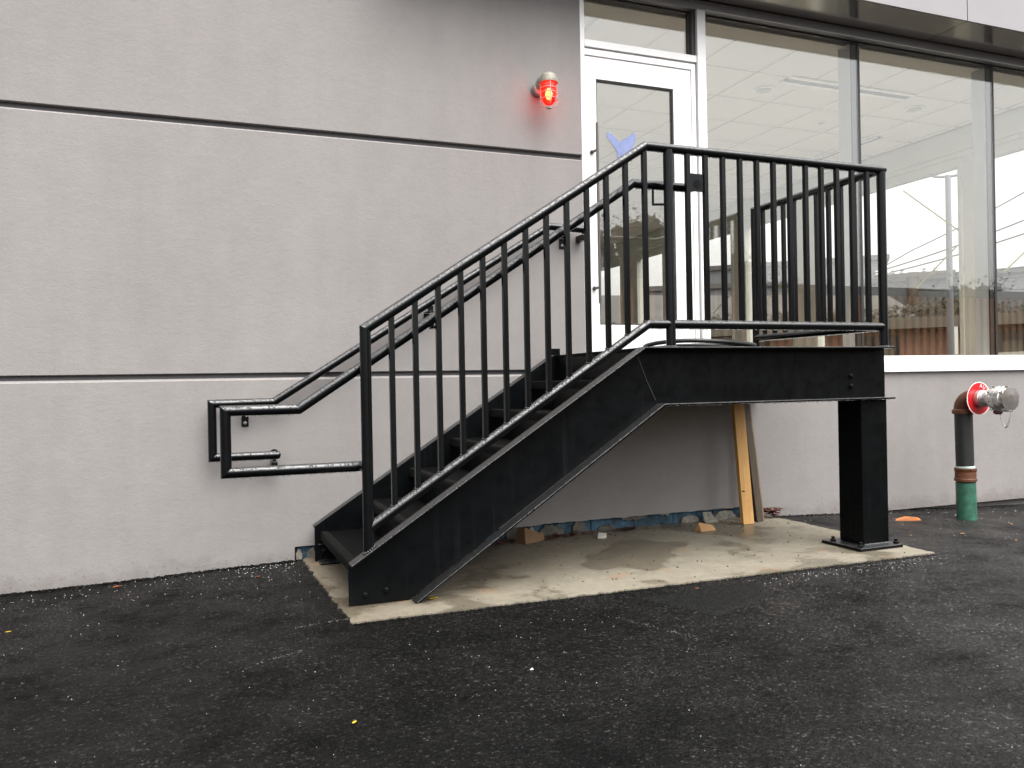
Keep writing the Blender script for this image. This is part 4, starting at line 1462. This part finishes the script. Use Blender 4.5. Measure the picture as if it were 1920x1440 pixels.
leaf('fallen_leaf', 'small tan leaf on the asphalt right of the standpipe foot', M['leaf_tan'], 5.62, -0.78, 0.025, 0.9, 0.5)
leaf('fallen_leaf', 'tan leaf on the asphalt near the right edge of the photo', M['leaf_tan'], 4.98, -1.30, 0.020, 0.2, 0.4)
leaf('fallen_leaf', 'tiny orange leaf at the front edge of the slab below its middle', M['leaf_orange'], 2.34, -1.60, 0.012, 0.2, 0.5)
wedge('orange_offcut', 'bright orange strip of wood lying on the asphalt right of the column', 'offcut', M['orange'],
      [(-0.10, -0.012, 0), (0.10, -0.02, 0), (0.09, 0.02, 0), (-0.09, 0.018, 0), (-0.09, -0.006, 0.016), (0.03, -0.012, 0.028), (0.085, 0.0, 0.018), (-0.02, 0.012, 0.03)], (5.0, -0.42, ground_z(5.0, -0.42)), -0.35)
wedge('stone_chip', 'white stone chip alone on the asphalt in the foreground', 'stone', M['chip'],
      [(-0.007, -0.004, 0), (0.007, -0.004, 0), (0.006, 0.005, 0), (-0.006, 0.004, 0), (0, 0, 0.006), (0.004, 0.001, 0.005)], (1.149, -2.307, ground_z(1.149, -2.307)), 0.3, 0)

# ------------------------------------------------------------------ surroundings seen through and in the glass
def rotbox(m, c, a, w, d, z0, z1):
    """box centred at c, turned by a, width w (along local x) and depth d"""
    ca, sa = math.cos(a), math.sin(a)
    pts = [(c[0] + p * ca - q * sa, c[1] + p * sa + q * ca) for p, q in ((-w / 2, -d / 2), (w / 2, -d / 2), (w / 2, d / 2), (-w / 2, d / 2))]
    m.prism(pts, z0, z1, 'z')


# pink shop across the yard, beyond the side windows
pk_ = thing('pink_building', 'low pink building with tan eave band, seen through the shop windows', 'building', (16, 9, -0.13))
A = -0.85
cdir = Vector((math.cos(A), math.sin(A), 0)); ndir = Vector((math.sin(A), -math.cos(A), 0))
cen = Vector((18.7, 11.9, 0))
m = MB(); rotbox(m, cen, A, 12, 4, -0.2, 2.22); m.build('wall', M['pink'], pk_)
m = MB(); rotbox(m, cen, A, 12.6, 4.8, 2.23, 2.50); m.build('roof', M['tan_band'], pk_)
for k, off in enumerate((-4.2, -1.0, 2.4, 4.6)):
    c = cen + cdir * off + ndir * 2.02
    m = MB(); rotbox(m, c, A, 1.3, 0.06, 0.0, 2.10); d_ = m.build('door', M['dark_door'], pk_)
    for s in (-0.3, 0.3):
        c2 = cen + cdir * (off + s) + ndir * 2.06
        m = MB(); rotbox(m, c2, A, 0.42, 0.03, 1.0, 1.85); m.build('panel', M['tan_band'], d_)
for off in (-5.9, -2.4, 0.9, 3.6, 5.9):
    c = cen + cdir * off + ndir * 2.35
    m = MB(); rotbox(m, c, A, 0.10, 0.10, -0.2, 2.225); m.build('post', M['inner_frame'], pk_)
# grey blocks further off
for (c, a, w, d, hgt, lb) in (((40.0, 42.0), -0.75, 12, 10, 8.4, 'tall flat-topped grey block far behind the pink building, left of the utility pole'),
                              ((50.5, 30.5), -0.95, 20, 12, 6.9, 'long lower grey block far behind the utility pole'),
                              ((33.0, 40.0), -0.6, 12, 8, 6.6, 'grey block far off behind the landing guard')):
    gb = thing('grey_building', lb, 'building', (c[0], c[1], -0.13))
    m = MB(); rotbox(m, c, a, w, d, -0.2, hgt); m.build('wall', M['grey_block'], gb)
    m = MB(); rotbox(m, c, a, w + 0.3, d + 0.3, hgt + 0.002, hgt + 0.3); m.build('roof', M['roof'], gb)
rb = thing('long_building', 'long dark-roofed low building seen through the left windows', 'building', (24, 28, -0.13))
m = MB(); rotbox(m, (24, 31), -0.2, 22, 6, -0.2, 3.6); m.build('wall', M['dark_clad'], rb)
m = MB()
for s in (1,):
    ca, sa = math.cos(-0.2), math.sin(-0.2)
    base_ = [(-11.5, -3.6, 3.61), (11.5, -3.6, 3.61), (11.5, 3.6, 3.61), (-11.5, 3.6, 3.61), (-11.5, 0, 5.4), (11.5, 0, 5.4)]
    m.v = [(24 + p * ca - q * sa, 31 + p * sa + q * ca, z) for p, q, z in base_]
    for f in ((0, 1, 5, 4), (2, 3, 4, 5), (0, 4, 3), (1, 2, 5), (0, 3, 2, 1)):
        m.face(f)
m.build('roof', M['roof'], rb)

# street lamp and utility pole
lp = thing('street_lamp', 'tall grey twin-armed street lamp seen through the large side window', 'street lamp', (16.77, 9.17, -0.13))
lx, ly = 16.77, 9.17
MB().tube([(lx, ly, -0.2), (lx, ly, 5.75)], [0.085, 0.06], 16).build('pole', M['pole_metal'], lp)
for s in (-1, 1):
    pts = []
    for i in range(9):
        t = i / 8
        o = Vector((math.cos(-0.75), math.sin(-0.75), 0)) * s * 0.75 * t
        pts.append((lx + o.x, ly + o.y, 5.72 + 0.02 * t + 0.42 * t ** 3))
    MB().tube(pts, 0.035, 8).build('arm', M['pole_metal'], lp)
lp.location = (lx, ly, -0.13)
for ch_ in lp.children:
    ch_.matrix_parent_inverse = lp.matrix_basis.inverted()
up_ = thing('utility_pole', 'wooden utility pole with crossarm seen through the large side window', 'utility pole', (40.65, 31.98, -0.13))
ux, uy = 40.65, 31.98
MB().tube([(ux, uy, -0.2), (ux, uy, 7.25)], [0.42, 0.36], 14).build('pole', M['pole_wood'], up_)
dirp = Vector((math.cos(-0.87), math.sin(-0.87), 0))
m = MB(); rotbox(m, (ux - 0.3 * 0.64, uy - 0.3 * 0.76), -0.87, 4.4, 0.2, 6.95, 7.2); arm_ = m.build('crossarm', M['pole_wood'], up_)
for s in (-2.0, -1.55, -1.1, -0.6, 0.6, 1.2, 1.9):
    c = Vector((ux, uy, 0)) + dirp * s
    MB().lathe([(0.10, 0), (0.14, 0.08), (0.06, 0.16), (0.12, 0.24), (0.04, 0.32)], (c.x, c.y, 7.2), (0, 0, 1), 10).build('insulator', M['chip'], arm_)
MB().tube([tuple(Vector((ux, uy, 6.1))), tuple(Vector((ux, uy, 6.95)) - dirp * 1.4)], 0.05, 6).build('brace', M['pole_wood'], up_)
wr = thing('power_lines', 'black overhead wires sloping up to the right from the utility pole', 'power lines', (ux, uy, 7.0))
for (zoff, s, zend) in ((7.5, -1.8, 7.6), (7.4, -1.0, 7.0), (7.1, 1.2, 5.0), (6.6, 0.6, 4.6), (6.2, 0.2, 3.9), (8.6, 0, 9.6)):
    a = Vector((ux, uy, zoff)) + dirp * s
    d = Vector((28.0, 9.5, zend)) + dirp * (s * 0.3)
    e_ = a - (d - a) * 1.2
    pts = []
    for i in range(17):
        t = -0.6 + 1.9 * i / 16
        p = a.lerp(d, t)
        p.z -= 0.25 * (t * (1 - t)) * 4 if 0 < t < 1 else 0
        pts.append(tuple(p))
    MB().tube(pts, 0.035, 6).build('wire', M['wire'], wr)

# slatted building across the lot behind the camera, mirrored in the glass
sb = thing('slatted_building', 'dark building clad in spaced orange boards, mirrored in the shop windows', 'building', (22, -20, -0.2))
MB().box(9, 44, -26, -20.25, -0.25, 4.35).build('wall', M['dark_clad'], sb)
MB().box(8.8, 44.2, -26.2, -20.0, 4.351, 4.62).build('roof', M['tan_band'], sb)
MB().box(9, 44, -20.22, -20.16, 2.62, 2.82).build('rail', M['tan_band'], sb)
bd = MB().box(-0.11, 0.11, -0.03, 0.03, 0, 4.2).mesh('board', M['board_orange'])
for i in range(80):
    link('board', bd, sb, (9.4 + i * 0.43, -20.10, 0.10))


def tree(x, y, hgt, cr, label, mat, n=2600, seed=1, gz=-0.2):
    r_ = random.Random(seed)
    t = thing('tree', label, 'tree', (x, y, gz))
    tk = MB()
    tk.tube([(x, y, gz), (x + 0.1, y, hgt * 0.3), (x - 0.05, y + 0.1, hgt * 0.62), (x, y, hgt * 0.85)], [0.26, 0.2, 0.12, 0.05], 10)
    tips = []
    for k in range(16):
        a = r_.uniform(0, 2 * PI); z0 = hgt * r_.uniform(0.28, 0.7)
        l = cr * r_.uniform(0.55, 1.0)
        p1_ = (x + math.cos(a) * l * 0.5, y + math.sin(a) * l * 0.5, z0 + l * 0.25)
        p2_ = (x + math.cos(a) * l, y + math.sin(a) * l, z0 + l * r_.uniform(0.3, 0.7))
        tk.tube([(x, y, z0), p1_, p2_], [0.08, 0.05, 0.02], 6)
        tips += [p1_, p2_]
    tips.append((x, y, hgt * 0.9))
    tk.build('trunk', M['bark'], t)
    lf = MB()
    for c in tips:
        for q_ in range(6):
            lf.blob((c[0] + r_.gauss(0, cr * 0.13), c[1] + r_.gauss(0, cr * 0.13), c[2] + r_.gauss(0, cr * 0.10)), cr * r_.uniform(0.06, 0.13))
    for k in range(n):
        c = r_.choice(tips)
        s = cr * 0.22
        p = (c[0] + r_.gauss(0, s), c[1] + r_.gauss(0, s), c[2] + r_.gauss(0, s * 0.8))
        q = r_.uniform(0.04, 0.10)
        u_ = Vector((r_.gauss(0, 1), r_.gauss(0, 1), r_.gauss(0, 1))).normalized()
        v_ = u_.orthogonal().normalized()
        b_ = len(lf.v)
        for aa, bb in ((-1, 0), (0, 0.5), (1, 0), (0, -0.5)):
            lf.v.append(tuple(Vector(p) + u_ * aa * q + v_ * bb * q))
        lf.face((b_, b_ + 1, b_ + 2, b_ + 3))
    lf.build('crown', mat, t)
    return t


tree(20.5, -28, 8.6, 3.6, 'tall brownish tree behind the slatted building, mirrored in the door glass', M['leaf'], 15000, 3)
tree(25.0, -29, 7.6, 3.0, 'second brownish tree right of the tallest one, mirrored in the glass', M['leaf'], 11000, 4)
tree(38.5, -27, 6.0, 2.2, 'small tree over the slatted building, mirrored near the last mullion', M['leaf_dark'], 5000, 5)
tree(26.5, 16.5, 3.9, 1.5, 'bushy dark tree behind the pink building, seen through the large side window', M['leaf_dark'], 6000, 6)
tree(30.0, 20.5, 4.6, 1.7, 'second bushy dark tree behind the pink building, nearer the utility pole', M['leaf_dark'], 6000, 7)

# dark hedge running behind the pink building
hg = thing('hedge', 'tall dark hedge running behind the pink building, seen through the shop windows', 'hedge', (22, 17, -0.2))
hb = MB()
hdir = Vector((math.cos(-0.80), math.sin(-0.80), 0)); hn = Vector((-hdir.y, hdir.x, 0))
m = MB()
for k in range(1500):
    p = Vector((21.5, 17.5, 0)) + hdir * rnd.uniform(-16.5, 16.5) + hn * rnd.gauss(0, 0.3)
    top_ = 2.75 + 0.45 * noise.noise((p.x * 0.5, p.y * 0.5, 0))
    m.blob((p.x, p.y, rnd.uniform(-0.1, 1.0) * top_), rnd.uniform(0.16, 0.34))
m.build('branch_mass', M['leaf_dark'], hg)
for k in range(20000):
    p = Vector((21.5, 17.5, 0)) + hdir * rnd.uniform(-17, 17) + hn * rnd.gauss(0, 0.45)
    top_ = 3.3 + 0.5 * noise.noise((p.x * 0.6, p.y * 0.6, 0)) + 0.2 * noise.noise((p.x * 2, p.y * 2, 3))
    z = rnd.uniform(0.2, 1.0) ** 0.5 * top_
    q = rnd.uniform(0.06, 0.13)
    u_ = Vector((rnd.gauss(0, 1), rnd.gauss(0, 1), rnd.gauss(0, 1))).normalized(); v_ = u_.orthogonal().normalized()
    b_ = len(hb.v)
    for aa, bb in ((-1, 0), (0, 0.55), (1, 0), (0, -0.55)):
        hb.v.append((p.x + (u_.x * aa + v_.x * bb) * q, p.y + (u_.y * aa + v_.y * bb) * q, z + (u_.z * aa + v_.z * bb) * q))
    hb.face((b_, b_ + 1, b_ + 2, b_ + 3))
hb.build('foliage', M['leaf_dark'], hg)

# smoother repair patch and pale scrape marks on the asphalt
pm = simple('patch_asphalt', (0.0075, 0.0075, 0.0074), 0.55, 0, 0.5, 40, 1.0, 95, 0.008, 0.14)
pt = MB()
outl = jag((1.98, -1.62), (2.72, -1.60), 30, 0.012) + jag((2.72, -1.60), (2.58, -1.86), 12, 0.012) + jag((2.58, -1.86), (2.15, -2.02), 20, 0.015) + jag((2.15, -2.02), (1.98, -1.62), 16, 0.012)
n0 = len(outl)
cx_ = sum(p[0] for p in outl) / n0; cy_ = sum(p[1] for p in outl) / n0
for f_ in (1.0, 0.96, 0.75, 0.5, 0.25):
    for p in outl:
        x = cx_ + (p[0] - cx_) * f_; y = cy_ + (p[1] - cy_) * f_
        pt.v.append((x, y, ground_z(x, y) + (0.0005 if f_ == 1.0 else 0.0035)))
pt.v.append((cx_, cy_, ground_z(cx_, cy_) + 0.0035))
for k in range(4):
    for i in range(n0):
        j = (i + 1) % n0
        pt.face((k * n0 + i, k * n0 + j, (k + 1) * n0 + j, (k + 1) * n0 + i), True)
for i in range(n0):
    pt.face((4 * n0 + i, 4 * n0 + (i + 1) % n0, 5 * n0), True)
tag(pt.build('asphalt_patch', pm), kind='structure')
sc_ = MB()


def scrape(a, b, w, dens):
    a = Vector(a); b = Vector(b)
    l = (b - a).length; d = (b - a).normalized(); nn = Vector((-d.y, d.x))
    for i in range(int(l * dens)):
        t = rnd.random()
        p = a + (b - a) * t + nn * rnd.gauss(0, w)
        s_ = rnd.uniform(0.0008, 0.0028)
        z = ground_z(p.x, p.y) + 0.001
        an = rnd.uniform(0, PI)
        bb = len(sc_.v)
        for k in range(3):
            sc_.v.append((p.x + math.cos(an + k * 2.1) * s_, p.y + math.sin(an + k * 2.1) * s_, z))
        sc_.v.append((p.x, p.y, z + s_))
        for k in range(3):
            sc_.face((bb + k, bb + (k + 1) % 3, bb + 3))


scrape((0.42, -1.40), (0.66, -1.385), 0.008, 260)
scrape((0.22, -1.80), (0.42, -1.72), 0.007, 160)
scrape((1.72, -1.83), (1.90, -2.22), 0.008, 130)
scrape((1.90, -2.22), (1.80, -2.36), 0.008, 90)
tag(sc_.build('chalky_scrapes', simple('scrape_dust', (0.16, 0.155, 0.15), 0.9)), kind='stuff')
